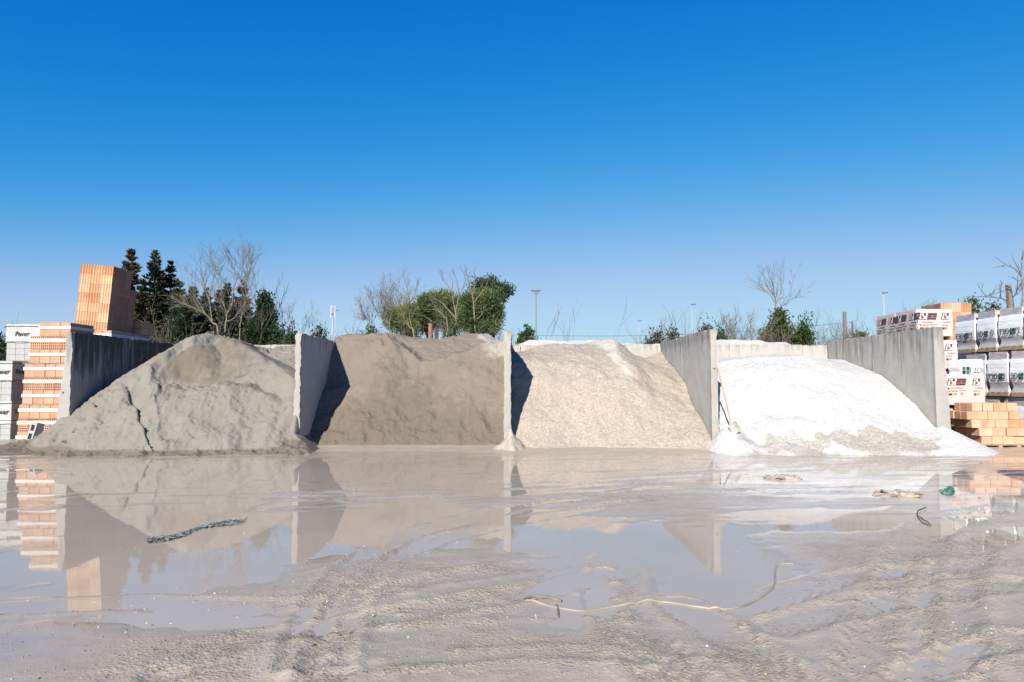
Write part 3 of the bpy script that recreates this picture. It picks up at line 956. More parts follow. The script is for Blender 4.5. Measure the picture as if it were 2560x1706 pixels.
def strap_mesh(x0, x1, y0, y1, z0, z1, t=.006, mat=None, name='strap'):
    mb = MB()
    mb.box(x0 - t, x1 + t, y0 - t, y0, z0, z1); mb.box(x0 - t, x1 + t, y1, y1 + t, z0, z1)
    mb.box(x0 - t, x0, y0 + .0005, y1 - .0005, z0, z1); mb.box(x1, x1 + t, y0 + .0005, y1 - .0005, z0, z1)
    return mb.mesh(name, mat or M['strap'])


def brick_pack(label, xl, yf, z0, layers, group, rows=2):
    """layers: list of (kind, columns, x offset)"""
    t = thing('brick_pack', label, 'bricks', (xl, yf, z0), group=group)
    z = 0.0
    for kind, cols, off in layers:
        me = brick_holes if kind == 'h' else brick_smooth
        jx, jy = rnd.uniform(-.012, .012), rnd.uniform(-.012, .012)
        for r in range(rows):
            for c in range(cols):
                o = link('brick', me, t, (off + jx + BW * (c + .5) + rnd.uniform(-.004, .004), jy + BD * (r + .5) + rnd.uniform(-.006, .006), z), (0, 0, rnd.uniform(-.008, .008)))
        zz = z + BH * (.50 if kind == 's' else .56)
        link('strap', strap_mesh(off + jx - .008, off + jx + BW * cols + .008, jy - .012, jy + BD * rows + .012, zz, zz + .085), t)
        z += BH + .004
    return t


LAY3 = [('s', 4, 0.0), ('h', 4, .015), ('s', 4, .0)]
GA = 'strapped packs of hollow bricks beside the stained wall'
SY = 19.0
brick_pack('lowest strapped hollow brick pack, its foot half buried in dark rubble', -13.42, SY, 0.0, [('s', 5, 0.0), ('h', 5, .02), ('s', 5, .05)], GA)
brick_pack('middle strapped hollow brick pack with torn film on top, beside the stained wall', -13.30, SY, 1.12, LAY3, GA)
brick_pack('topmost strapped hollow brick pack, its upper layer rising above the stained wall', -13.18, SY, 2.24, [('s', 4, 0.0), ('h', 4, .02), ('s', 3, .25)], GA)
# thin boards and torn film between the packs
for i, z in enumerate((1.098, 2.218)):
    mb = MB()
    pts = [(-13.32 + .07 * k, SY - .02 - .012 * rnd.random(), z + .010 + .012 * rnd.random()) for k in range(18)]
    for a, b in zip(pts[:-1], pts[1:]):
        mb.add([a, b, (b[0], b[1] + .30, z + .002), (a[0], a[1] + .30, z + .002), (a[0], a[1] + .004, a[2] - .018), (b[0], b[1] + .004, b[2] - .018)], [(0, 1, 2, 3), (4, 5, 1, 0)])
    tag(link('plastic_film', mb.mesh('plastic_film', M['film_clear'])), ['crumpled clear film between the lowest and middle hollow brick packs', 'crumpled clear film between the middle and topmost hollow brick packs'][i], 'film', 'torn film between brick packs')

# stack that carries the tilted tower (mostly hidden)
GS = 'hollow brick packs under the tilted ribbed tower'
for i in range(3):
    brick_pack(['bottom', 'middle', 'upper'][i] + ' hollow brick pack of the stack carrying the tilted ribbed tower', -13.2, 20.95, i * 1.085, LAY3, GS, 4)


def tower(label, name_me, org, tilt, nx, cols, W=.33, D=.356, H=.288):
    """cols: courses in each row from front to back"""
    t = thing('brick_tower', label, 'bricks', org, tilt, 'towers of ribbed orange bricks')
    for j, n in enumerate(cols):
        for k in range(n):
            for i in range(nx):
                link('ribbed_brick', name_me if (j + i + k) % 5 else flank_me, t, (W * (i + .5) - W * nx + rnd.uniform(-.003, .003), D * (j + .5) + rnd.uniform(-.006, .006), H * k), (0, 0, rnd.uniform(-.006, .006)))
    return t


c0 = at(266, 831, 21.0)
tower('tall tilted tower of ribbed orange bricks standing above the black stained wall', rib_me, (c0.x, 21.0, c0.z), (0, R(4.3), 0), 3, [7, 7, 7, 5])
mb = MB()
dk = thing('brick_pack', 'low dark shaded brick pack close behind the tilted ribbed tower', 'bricks', (-12.96, 22.52, 3.25))
for i in range(3):
    for k in range(2):
        link('brick', bevel_box('brick', .31, .7, .21, .008, M['brick']) if (i, k) == (0, 0) else dk.children[0].data, dk, (.16 + .315 * i, .40, .215 * k))

# --- grey block packs with film
blk = bevel_box('block', .292, .292, .192, .006, M['block'])
M['print_black'] = plain('black print', (0.02, 0.02, 0.022), 0.5, 0.1)


def block_pack(label, x0, y0, z0, nx, ny, nz, film_from, group):
    """grey blocks; white film over the courses from film_from upwards, two green straps"""
    t = thing('block_pack', label, 'blocks', (x0, y0, z0), group=group)
    W, D, H = .297, .297, .195
    for k in range(nz):
        for i in range(nx):
            for j in range(ny):
                if 0 < i < nx - 1 and 0 < j < ny - 1 and k < nz - 1: continue
                link('block', blk, t, (W * (i + .5) + rnd.uniform(-.003, .003), D * (j + .5), H * k))
    X, Y, Z = W * nx, D * ny, H * nz
    zf = H * film_from
    def fn(u):
        x, y, z = u[:, 0] * (X + .02) - .01, u[:, 1] * (Y + .02) - .01, zf + u[:, 2] * (Z - zf + .012)
        n = fbm(x * 5 + x0, y * 5, z * 9, 3)
        hem = sm(.25, 0, u[:, 2])
        x = x + np.sign(u[:, 0] - .5) * (np.abs(u[:, 0] - .5) > .499) * (.012 * (1 + n) * (.4 + hem))
        y = y + np.sign(u[:, 1] - .5) * (np.abs(u[:, 1] - .5) > .499) * (.012 * (1 + n) * (.4 + hem))
        return np.stack([x, y, z + hem * .03 * n], 1)
    fl = link('film', lattice((8, 8, 8), fn, 'film', [M['film_clear']]), t)
    for zz in (Z * .52, Z - .06):
        link('strap', strap_mesh(-.035, X + .035, -.035, Y + .035, zz, zz + .016, .004, M['green_strap']), t)
    for i in range(2):
        link('lettering', text_mesh('Paver', .20, M['print_black'], 0.25, .004), fl, (X * (.28 + .48 * i), -.043, Z * .74), FRONT)
        link('lettering', text_mesh('Paver', .20, M['print_black'], 0.25, .004), fl, (X + .043, Y * (.28 + .48 * i), Z * .74), RIGHT)
    return t


GB = 'film wrapped packs of grey concrete blocks'
for (px, z0, nz, ff, lab) in ((27, 1.15, 6, 3, 'film wrapped grey block pack on top of the front stack, beside the brick packs'), (29, -.02, 6, 2.6, 'film wrapped grey block pack at ground level with bare blocks below')):
    x1 = at(px, 1000, 20.4).x
    block_pack(lab, x1 - .297 * 4, 20.4, z0, 4, 4, nz, ff, GB)
mb = MB()
for k in range(3):
    x1 = at(27, 1000, 20.4).x
xr = at(17, 850, 22.6).x
for i in range(3):
    block_pack(['ground level block pack close behind the hollow brick packs', 'second block pack up in the stack behind the hollow brick packs', 'film wrapped block pack on top of the rear stack, against the sky'][i], xr, 22.6, -.02 + i * 1.215, 6, 3, 6, 3, GB)
for i in range(2):
    mb = MB()
    mb.box(xr, xr + 1.78, 22.6, 23.5, 1.15 + 1.215 * i, 1.193 + 1.215 * i)
    tag(link('wooden_board', mb.mesh('wooden_board', M['wood'])), ['wooden board under the second block pack of the rear stack', 'wooden board under the top block pack of the rear stack'][i], 'board', 'boards between block packs')

# hollow concrete block leaning in the rubble
mb = MB()
w, h, d, tk = .26, .52, .20, .035
for x0, x1 in ((0, .06), (w - .06, w)):
    mb.box(x0, x1, 0, d, 0, h)
for z0, z1 in ((0, .07), (h / 2 - .035, h / 2 + .035), (h - .07, h)):
    mb.box(.0601, w - .0601, .003, d - .003, z0, z1)
hb = link('hollow_block', mb.mesh('hollow_block', M['block']), None, at(62, 1104, 18.15), (R(-12), R(6), R(-24)))
tag(hb, 'single hollow grey concrete block standing tilted in dark rubble', 'block')

# --- packs with maroon logo
def logo(t, w, h, loc, rot, part=False):
    """maroon panel with white letters and brick courses"""
    o = link('logo', None, t, loc, rot)
    mb = MB()
    s = h * .22
    def q(x0, x1, z0, z1, m, y):
        def sh(z): return s * (z / h)
        mb.add([(x0 + sh(z0), z0, y), (x1 + sh(z0), z0, y), (x1 + sh(z1), z1, y), (x0 + sh(z1), z1, y)], [(0, 1, 2, 3)], m)
    q(0, w * .45, 0, h, 0, 0)
    g = h * .05
    for z0, z1, cuts in ((0, h * .30, (0, 1)), (h * .36, h * .63, (0, .52, 1)), (h * .69, h, (0, 1))):
        for a, b in zip(cuts[:-1], cuts[1:]):
            if part: continue
            q(w * .47 + w * .53 * a + (g / 2 if a else 0), w * .47 + w * .53 * b - (g / 2 if b < 1 else 0), z0, z1, 0, 0)
    # letters i b l
    e = .0025
    st = w * .065
    q(w * .05, w * .05 + st * 1.2, h * .08, h * .62, 1, e); q(w * .05, w * .05 + st * 1.2, h * .74, h * .92, 1, e)
    q(w * .17, w * .17 + st * 1.2, h * .08, h * .94, 1, e)
    cx, cz, r1, r2 = w * .27, h * .34, h * .27, h * .11
    n = 14
    ring = [(cx + s * .3 + r * 1.05 * math.cos(2 * math.pi * i / n), cz + r * math.sin(2 * math.pi * i / n), e) for r in (r1, r2) for i in range(n)]
    mb.add(ring, [(i, (i + 1) % n, n + (i + 1) % n, n + i) for i in range(n)], 1)
    q(w * .38, w * .38 + st * 1.2, h * .08, h * .96, 1, e)
    me = mb.mesh('logo', [M['maroon'], M['white_print']])
    o.data = None
    bpy.data.objects.remove(o)
    return link('logo', me, t, loc, rot)


def pallet(t, X, Y, zb):
    """wooden pallet as parts of the pack standing on it; X by Y, top at zb"""
    mb = MB(); mb.box(0, X, 0, .09, -.018, 0); db = mb.mesh('deck_board', M['wood'])
    n = max(4, int(Y / .16))
    for j in range(n):
        link('deck_board', db, t, (0, (Y - .09) * j / (n - 1), zb))
    mb = MB(); mb.box(0, .09, 0, Y, -.10, -.0185); rb = mb.mesh('runner', M['wood'])
    for i in range(3):
        link('runner', rb, t, ((X - .09) * i / 2, 0, zb))


def wrap(X, Y, Z, mats, bulge, seed, n=(10, 10, 12), bands=None):
    def fn(u):
        x, y, z = u[:, 0] * X, u[:, 1] * Y, u[:, 2] * Z
        k = fbm(x * 4 + seed, y * 4, z * 10, 3)
        pinch = np.interp(u[:, 2], [0, .08, .14, .3, .5, .75, .88, .95, 1], [0, .02, .045, .0, -.012, 0, .03, .02, .03]) * bulge
        ox = (np.abs(u[:, 0] - .5) > .499) * np.sign(u[:, 0] - .5)
        oy = (np.abs(u[:, 1] - .5) > .499) * np.sign(u[:, 1] - .5)
        x = x - ox * (pinch + .006 * bulge * (k + 1))
        y = y - oy * (pinch + .006 * bulge * (k + 1))
        z = z + (u[:, 2] > .99) * .012 * k
        return np.stack([x, y, z], 1)
    mf = None
    if bands:
        def mf(c):
            return np.where((c[:, 2] > bands[0]) & (c[:, 2] < bands[1]), 1, 0)
    return lattice(n, fn, 'wrapping', mats, True, mf)


def logo_pack(label, x0, y0, z0, X, Y, Z, faces, group='shrink wrapped packs with maroon logo'):
    t = thing('wrapped_pack', label, 'pack', (x0, y0, z0), group=group)
    link('wrapping', wrap(X, Y, Z - .11, [M['film_pink']], .35, x0 * 3 + z0), t, (0, 0, .11))
    pallet(t, X, Y, .112)
    lw, lh = .50, .185
    for fc in faces:
        L = X if fc == 'F' else Y
        for i in range(2):
            c = L * (.06 if i == 0 else .06 + .62)
            w_ = lw
            zz = Z - .30
            if fc == 'F':
                if c + lw > X + .05: w_ = max(.2, X - c - .03)
                pos = lambda a, b: (c + a, -.006, b)
                rot = FRONT
            else:
                pos = lambda a, b: (-.006, Y - c - a, b)
                rot = LEFT
            if w_ < lw:
                # second print runs round the corner: only its first letters are on this face
                lo = logo(t, lw, lh, pos(0, zz), rot, True)
            else:
                lo = logo(t, lw, lh, pos(0, zz), rot)
            link('lettering', text_mesh('www.iblspa.it', .062, M['maroon'], 0, 0), t, pos(w_ * .55, zz - .07), rot).scale = (w_ / lw, 1, 1)
            mb = MB()
            for q in range(5):
                mb.add([(q * .052, 0, 0), (q * .052 + .034, 0, 0), (q * .052 + .034, .03, 0), (q * .052, .03, 0)], [(0, 1, 2, 3)], q % 2)
            mb.add([(0, -.10, 0), (.10, -.10, 0), (.10, -.045, 0), (0, -.045, 0)], [(0, 1, 2, 3)], 0)
            mb.add([(.13, -.09, 0), (.22, -.09, 0), (.22, -.04, 0), (.13, -.04, 0)], [(0, 1, 2, 3)], 1)
            link('brick_pictures', mb.mesh('brick_pictures', [M['maroon'], M['orange_print']]), t, pos(.04, zz - .17), rot).scale = (w_ / lw, 1, 1)
            if w_ == lw:
                link('lettering', text_mesh('MADE IN ITALY', .029, M['maroon']), t, pos(.42, zz - .14), rot)
                link('lettering', text_mesh('CE', .085, M['grey_print']), t, pos(.39, zz - .225), rot)
    return t


yI = 19.5
xI = at(2290, 800, yI).x
zt = at(2300, 773, yI).z
logo_pack('top wrapped pack with maroon logo, front one of the pair above the streaked wall', xI, yI, zt - .86, 1.03, 1.05, .86, 'FL')
logo_pack('top wrapped pack with maroon logo, rear one of the pair above the streaked wall', xI - .01, yI + 1.07, zt - .875, 1.03, 1.05, .86, 'FL')
logo_pack('wrapped pack with cut off maroon logo in the middle of its stack beside the wall', xI, yI, zt - 1.77, 1.13, 1.05, .90, 'F')
logo_pack('wrapped rear pack in the middle of its stack behind the streaked wall', xI - .01, yI + 1.07, zt - 1.785, 1.03, 1.05, .90, 'F')
logo_pack('ground level pack under the rear pair of wrapped logo packs', xI - .01, yI + 1.07, 0, 1.03, 1.05, zt - 1.795, 'F')
x3 = at(2370, 960, 18.95).x
xr3 = at(2461, 960, 18.95).x
logo_pack('wide wrapped pack with two maroon logos above the loose brick pallet', x3 - .12, 18.92, 1.0, xr3 - x3 + .12, 1.0, .925, 'F')
logo_pack('wrapped pack on the ground behind the loose brick pallet', x3 - .12, 18.92, 0, xr3 - x3 + .12, 1.0, .995, 'F')


# --- packs with navy and green squares
def squares(t, s, loc, rot):
    mb = MB()
    g = s * .08
    for i in range(2):
        for k in range(2):
            x0, z0 = i * (s / 2 + g / 2), k * (s / 2 + g / 2)
            mb.add([(x0, z0, 0), (x0 + s / 2 - g / 2, z0, 0), (x0 + s / 2 - g / 2, z0 + s / 2 - g / 2, 0), (x0, z0 + s / 2 - g / 2, 0)], [(0, 1, 2, 3)], (i + k) % 2)
    return link('square_emblem', mb.mesh('square_emblem', [M['navy_print'], M['green_print']]), t, loc, rot)


def sleeve_pack(label, x0, y0, z0, X, Y, Z, seed, shift=0.0):
    t = thing('wrapped_pack', label, 'pack', (x0, y0, z0), (0, 0, R(rnd.uniform(-1.5, 1.5))), 'stretch wrapped packs with green and navy squares')
    link('wrapping', wrap(X, Y, Z - .12, [M['film_grey'], M['film_white']], 1.0, seed, (10, 10, 16), (.22, .82)), t, (0, 0, .12))
    pallet(t, X, Y, .122)
    zz = Z * .45
    for a, word in ((.02, ('T2D', '2D')[seed % 2]), (.60, ('T2', 'D')[seed % 2])):
        w_ = {'T2D': .40, '2D': .27, 'T2': .25, 'D': .15}[word]
        link('lettering', text_mesh(word, .21, M['grey_print'], 0, .003), t, (-.022, Y - .04 - (a > .3) * (Y - .08 - w_) - w_ / 2, zz), LEFT)
        if a < .3:
            squares(t, .17, (-.022, Y - .04 - w_ - .02, zz - .085), LEFT)
    link('lettering', text_mesh('T2D', .21, M['grey_print'], 0, .002), t, (X * .3, -.02, zz), FRONT)
    squares(t, .20, (X * .62, -.02, zz - .10), FRONT)
    return t


S = 1.16
xT = 13.42
lev = [(0.0, 1.30, 'lowest'), (1.31, 1.235, 'middle'), (2.555, 1.155, 'upper')]
off = [0.0, -.42, 0.0]
where = ['nearest the stacked logo packs', 'second along from the logo packs', 'third along from the logo packs', 'fourth along from the logo packs']
for li, (z0, hh, nm) in enumerate(lev):
    for pi, (ya, yb) in enumerate(((20.2, 21.1), (19.3, 20.08), (18.3, 19.18), (17.3, 18.18))):
        if pi == 3 and li != 2 and False: continue
        sleeve_pack(nm + ' row stretch wrapped pack with green and navy squares, ' + where[pi], xT + rnd.uniform(-.02, .02), ya + off[li], z0, 1.0, yb - ya, hh, li * 7 + pi, rnd.uniform(-.12, .06))

xw = at(2396, 920, 18.99).x
yw = 18.93
t = thing('wrapped_pack', 'low white wrapped pack standing on the wide logo pack', 'pack', (xw, yw, 1.925))
link('wrapping', wrap(.63, .5, .40, [M['film_white']], .5, 77), t)
link('lettering', text_mesh('T2D', .21, M['grey_print'], 0, .002), t, (.42, -.012, .105), FRONT)
squares(t, .20, (.06, -.012, .012), FRONT)

# orange ribbed tower behind, on plain packs
xo = at(2428, 758, 22.3)
tower('orange ribbed brick tower rising behind the maroon logo packs', rib_me, (xo.x, 22.3, xo.z - 5 * .288), (0, 0, 0), 3, [5, 5, 5])
for i, hh in enumerate((1.43, xo.z - 5 * .288 - 1.435)):
    logo_pack(['ground pack under the orange ribbed tower', 'upper pack under the orange ribbed tower'][i], xo.x - 1.03, 22.25, i * 1.435, 1.06, 1.12, hh, '')

# --- loose pale bricks on a pallet in front
t = thing('brick_pallet', 'pallet of loose pale orange bricks stacked unevenly at the white gravel', 'bricks', (0, 0, 0))
lb = [bevel_box('brick', .262, .245, .205, .010, M['loose']), bevel_box('brick', .330, .245, .205, .010, M['loose'])]
z = .14
for k, (px, yf, nc, nr) in enumerate(((2451, 17.74, 6, 4), (2447, 17.72, 5, 4), (2430, 17.74, 6, 4), (2417, 17.78, 5, 4), (2434, 18.02, 4, 3))):
    xl = at(px, 1000 + 20 * k, yf).x
    for r in range(nr):
        x = xl + rnd.uniform(-.015, .015)
        for c in range(nc):
            big = rnd.random() < .3
            w_ = .334 if big else .266
            link('brick', lb[big], t, (x + w_ / 2, yf + .25 * (r + .5) + rnd.uniform(-.018, .018), z), (0, 0, R(rnd.uniform(-1.6, 1.6))))
            x += w_ + rnd.choice((0.002, .004, .012))
    z += .206
mb = MB(); mb.box(0, 1.6, 0, .11, 0, .022); db = mb.mesh('deck_board', M['wood'])
mb = MB(); mb.box(0, .10, 0, .11, 0, .08); pb = mb.mesh('pallet_foot', M['wood'])
xp = at(2452, 1110, 17.72).x
for j in range(5):
    link('deck_board', db, t, (xp, 17.72 + .23 * j, .117))
for j in range(3):
    link('deck_board', db, t, (xp, 17.72 + .46 * j, .012))
    for i in range(4):
        link('pallet_foot', pb, t, (xp + .46 * i, 17.722 + .46 * j, .0355))

# unseen stacked packs, added out of view to throw a shadow over the yard
for i in range(2):
    sleeve_pack(['lower', 'upper'][i] + ' unseen wrapped pack added to throw a shadow over the yard', 8.05, 9.0, i * 1.16 - .005, 1.1, 1.0, 1.15, 50 + i)

# ---------------------------------------------------------------- shovel, hose, litter
top, mid, tip = at(1793, 916, 17.52), at(1827, 1056, 17.34), at(1843, 1080, 17.24)
sh = thing('shovel', 'shovel with pale wooden handle leaning on the divider by the white gravel', 'shovel', tip)
L_ = lambda p: Vector(p) - tip
mb = MB(); mb.tube(spline([L_(top), L_(top.lerp(mid, .5)) + Vector((0, -.006, 0)), L_(mid)], 6), .018, 8)
link('handle', mb.mesh('handle', plain('worn wooden handle', (0.42, 0.33, 0.23), .7, .2, 12), True), sh)
d = (tip - mid).normalized()
sd_ = Vector((1, -.35, .3)); sd_ = (sd_ - d * sd_.dot(d)).normalized(); nn = d.cross(sd_)
mb = MB(); mb.tube([L_(mid) - d * .06, L_(mid) + d * .05], [.022, .026], 8)
link('socket', mb.mesh('socket', M['steel']), sh)
mb = MB()
nu, nv = 8, 8
V = []
for side in (0, 1):
    for i in range(nu + 1):
        for j in range(nv + 1):
            a, b = i / nu, j / nv * 2 - 1
            wdt = .125 * (1 - .15 * (1 - a)) * (1 if a < .8 else 1 - .35 * ((a - .8) / .2) ** 2)
            p = L_(mid) + d * (.03 + .27 * a) + sd_ * b * wdt + nn * (.035 * b * b * (1 - .5 * a) + .004 * side)
            V.append(p)
n1 = (nu + 1) * (nv + 1)
fs = [(s * n1 + i * (nv + 1) + j, s * n1 + (i + 1) * (nv + 1) + j, s * n1 + (i + 1) * (nv + 1) + j + 1, s * n1 + i * (nv + 1) + j + 1) for s in (0, 1) for i in range(nu) for j in range(nv)]
mb.add(V, fs)
link('blade', mb.mesh('blade', plain('worn shovel steel', (0.33, 0.31, 0.28), .55, .25, 12), True), sh)


def zg(x, y):
    return float(max(0, ground_h(np.array([x]), np.array([y]))[0]))


def ground_line(pts, r, n=7, lift=0.0):
    out = []
    for p in spline([g8(*q) for q in pts], n):
        out.append(Vector((p.x, p.y, zg(p.x, p.y) + r * .7 + lift)))
    return out


mb = MB()
hp = ground_line([(1205, 1384), (1240, 1390), (1290, 1400), (1350, 1406), (1430, 1393), (1520, 1385), (1600, 1396), (1660, 1402), (1715, 1392), (1760, 1366), (1780, 1345), (1781, 1315), (1790, 1299), (1825, 1297)], .014, 8)
mb.tube([p - Vector((0, 0, .005)) for p in hp], .0085, 8)
tag(link('hose', mb.mesh('hose', plain('dirty pale hose', (0.36, 0.33, 0.25), .5, .4, 3), True)), 'pale dirty hose lying curved across the puddle and mud', 'hose')
mb = MB()
mb.tube(ground_line([(1200, 1384), (1225, 1374), (1262, 1378), (1290, 1384)], .012, 6), .012, 7)
mb.tube(ground_line([(1283, 1420), (1282, 1402), (1279, 1392)], .008, 5, .0), .008, 6)
tag(link('hose_end', mb.mesh('hose_end', plain('muddy rubber', (0.20, 0.17, 0.14), .8, .3, 8), True)), 'short muddy hose piece with a dark stub at the hose end', 'hose')
mb = MB()
mb.tube(ground_line([(2128, 1169), (2112, 1176), (2108, 1186), (2118, 1196), (2130, 1202), (2140, 1211)], .012, 5, .01), .006, 6)
mb.tube(ground_line([(2108, 1188), (2116, 1200), (2133, 1209)], .012, 5), .005, 5)
tag(link('wire_scrap', mb.mesh('wire_scrap', M['wire'], True)), 'bent black wire scrap lying on the wet mud', 'wire')
# blue green netting, long and flat
mb = MB()
for q in range(150):
    a = rnd.random() ** .9
    if .45 < a < .75 and rnd.random() < .55: continue
    wob = 3 + 9 * abs(a - .62)
    x0, y0 = 322 + 205 * a, 1247 - 44 * a ** 1.15 + 4 * math.sin(a * 7)
    dl = rnd.uniform(14, 46)
    pts = [(x0 + dl * s_, y0 - dl * s_ * .22 + rnd.uniform(-wob, wob) * .8) for s_ in (0, .33, .66, 1)]
    mb.tube(ground_line(pts, .012, 3, rnd.uniform(0, .012)), rnd.uniform(.002, .0055), 4)
M['net'] = NT('blue green netting')
M['net'] = M['net'].done(M['net'].mix(M['net'].island(), (0.05, 0.11, 0.125), (0.36, 0.37, 0.34)), 0.6)
tag(link('netting', mb.mesh('netting', M['net'])), 'long twisted blue green netting lying in the big puddle', 'netting')
mb = MB()
for q in range(11):
    cx, cy = 2180 + rnd.uniform(-6, 6), 1131 + rnd.uniform(-3, 3)
    rx, ry, ph = rnd.uniform(7, 22), rnd.uniform(2, 7), rnd.uniform(0, 6)
    pts = [(cx + rx * math.cos(ph + a * .8), cy + ry * math.sin(ph + a * .8)) for a in range(rnd.randint(4, 8))]
    mb.tube(ground_line(pts, .008, 4, rnd.uniform(0.0, .05)), .0055, 4)
tag(link('strap_tangle', mb.mesh('strap_tangle', plain('green packing strap', (0.02, 0.20, 0.16), .4, .25, 5))), 'tangle of green packing strap lying in the shallow water', 'strap')

# pebbles and crumbs of mud over the yard
def scatter(name, n, areas, smin_, smax_, mat, seed, flat=.6):
    r = np.random.default_rng(seed)
    ico = np.array([(0, 0, 1), (.89, 0, .45), (.28, .85, .45), (-.72, .53, .45), (-.72, -.53, .45), (.28, -.85, .45), (.72, .53, -.45), (-.28, .85, -.45), (-.89, 0, -.45), (-.28, -.85, -.45), (.72, -.53, -.45), (0, 0, -1)])
    tri = np.array([(0, 1, 2), (0, 2, 3), (0, 3, 4), (0, 4, 5), (0, 5, 1), (1, 6, 2), (2, 7, 3), (3, 8, 4), (4, 9, 5), (5, 10, 1), (6, 7, 2), (7, 8, 3), (8, 9, 4), (9, 10, 5), (10, 6, 1), (11, 7, 6), (11, 8, 7), (11, 9, 8), (11, 10, 9), (11, 6, 10)])
    P = []
    tot = sum(a[4] for a in areas)
    for px, py, rx, ry, wgt in areas:
        k = int(n * wgt / tot)
        for q in range(k):
            c = g8(px + rx * r.normal(), min(1566, max(1040, py + ry * r.normal())))
            P.append((c.x, c.y))
    P = np.array(P)
    Zs = np.maximum(ground_h(P[:, 0].copy(), P[:, 1].copy()), -0.004)
    sz = smin_ + (smax_ - smin_) * r.random(len(P)) ** 3
    V = ico[None] * (0.7 + 0.6 * r.random((len(P), 12, 1))) * sz[:, None, None]
    V[:, :, 2] *= flat
    V[:, :, :2] += P[:, None, :]
    V[:, :, 2] += (Zs + sz * .25)[:, None]
    Fc = (tri[None] + (np.arange(len(P)) * 12)[:, None, None]).reshape(-1, 3)
    return link(name, mesh_np(name, V.reshape(-1, 3), Fc, [mat], False))


pm = NT('pebbles'); pm = pm.done(pm.mix(pm.island(), (0.36, 0.32, 0.27), (0.66, 0.62, 0.56)), .7)
tag(scatter('pebbles', 800, [(820, 1330, 60, 60, 3), (560, 1390, 260, 22, 3), (250, 1400, 120, 40, 2), (330, 1250, 60, 14, 2), (1200, 1250, 600, 100, 4), (740, 1130, 120, 6, 2), (1400, 1450, 700, 120, 3), (2250, 1450, 120, 110, 2), (2250, 1120, 70, 12, 1), (300, 1110, 250, 40, 1), (1420, 1043, 140, 4, 2), (1900, 1053, 180, 5, 3)], .003, .011, pm, 5), 'small pale pebbles scattered over mud and puddle edges', 'pebbles', kind='stuff')
cm = NT('mud crumbs'); cm = cm.done(cm.mix(cm.island(), (0.19, 0.16, 0.13), (0.36, 0.31, 0.26)), .75)
tag(scatter('mud_crumbs', 2600, [(600, 1500, 420, 60, 5), (300, 1470, 200, 70, 2), (1100, 1520, 400, 40, 4), (1400, 1480, 500, 80, 3), (2100, 1400, 250, 120, 3), (1000, 1360, 200, 60, 2), (250, 1350, 200, 50, 1), (380, 1054, 190, 4, 2), (720, 1040, 50, 5, 2)], .003, .010, cm, 6, .6), 'small crumbs of brown mud lying over the tracked yard', 'mud', kind='stuff')
M['clump'] = plain('wet sand clump', (0.40, 0.33, 0.26), .7, .25, 14, .01)
for i, (px, py, w_, lab) in enumerate(((1800, 1100, .22, 'low wet sand clump in the shallow water before the white gravel'), (2062, 1138, .24, 'flat muddy clump beside the green strap tangle'), (1122, 1412, .0, ''), (2080, 1418, .0, ''))):
    if not w_: continue
    c = g8(px, py)
    def fn(u, w_=w_, i=i):
        a = (u - .5) * 2
        r = np.linalg.norm(a, axis=1, keepdims=True) + 1e-6
        s = a / r * np.max(np.abs(a), axis=1, keepdims=True)
        k = 1 + .35 * fbm(s[:, 0] * 2.2 + i * 9, s[:, 1] * 2.2, s[:, 2] * 2.2, 4)
        return np.stack([s[:, 0] * w_ * 1.4 * k, s[:, 1] * w_ * .8 * k, s[:, 2] * .055 * k + .02 * fbm(s[:, 0] * 6, s[:, 1] * 6, i, 3)], 1)
    tag(link('mud_clump', lattice((14, 14, 6), fn, 'mud_clump', [M['clump']]), None, (c.x, c.y, 0)), lab, 'mud', 'clumps of mud in the yard')
# ---------------------------------------------------------------- trees, shrubs, poles behind the bays
def leaf_mesh(name, cen, size, aspect, mat, seed, up=None, upk=0.0):
    """one small quad per centre, random orientation (leaning towards up where given)"""
    r = np.random.default_rng(seed)
    n = len(cen)
    d = r.normal(size=(n, 3))
    if up is not None:
        d = d * (1 - upk) + np.asarray(up) * upk * 1.8
    d /= np.linalg.norm(d, axis=1, keepdims=True) + 1e-9
    e = np.cross(d, r.normal(size=(n, 3)))
    e /= np.linalg.norm(e, axis=1, keepdims=True) + 1e-9
    s = (np.asarray(size) * (0.6 + 0.8 * r.random(n)))[:, None]
    a, b = d * s, e * s * aspect
    bend = np.cross(d, e) * s * 0.15
    V = np.stack([cen - a * .5 - b * .25, cen + b * .5 + bend, cen + a * .6, cen - b * .5 + bend], 1).reshape(-1, 3)
    return mesh_np(name, V, np.arange(n * 4).reshape(n, 4), [mat])


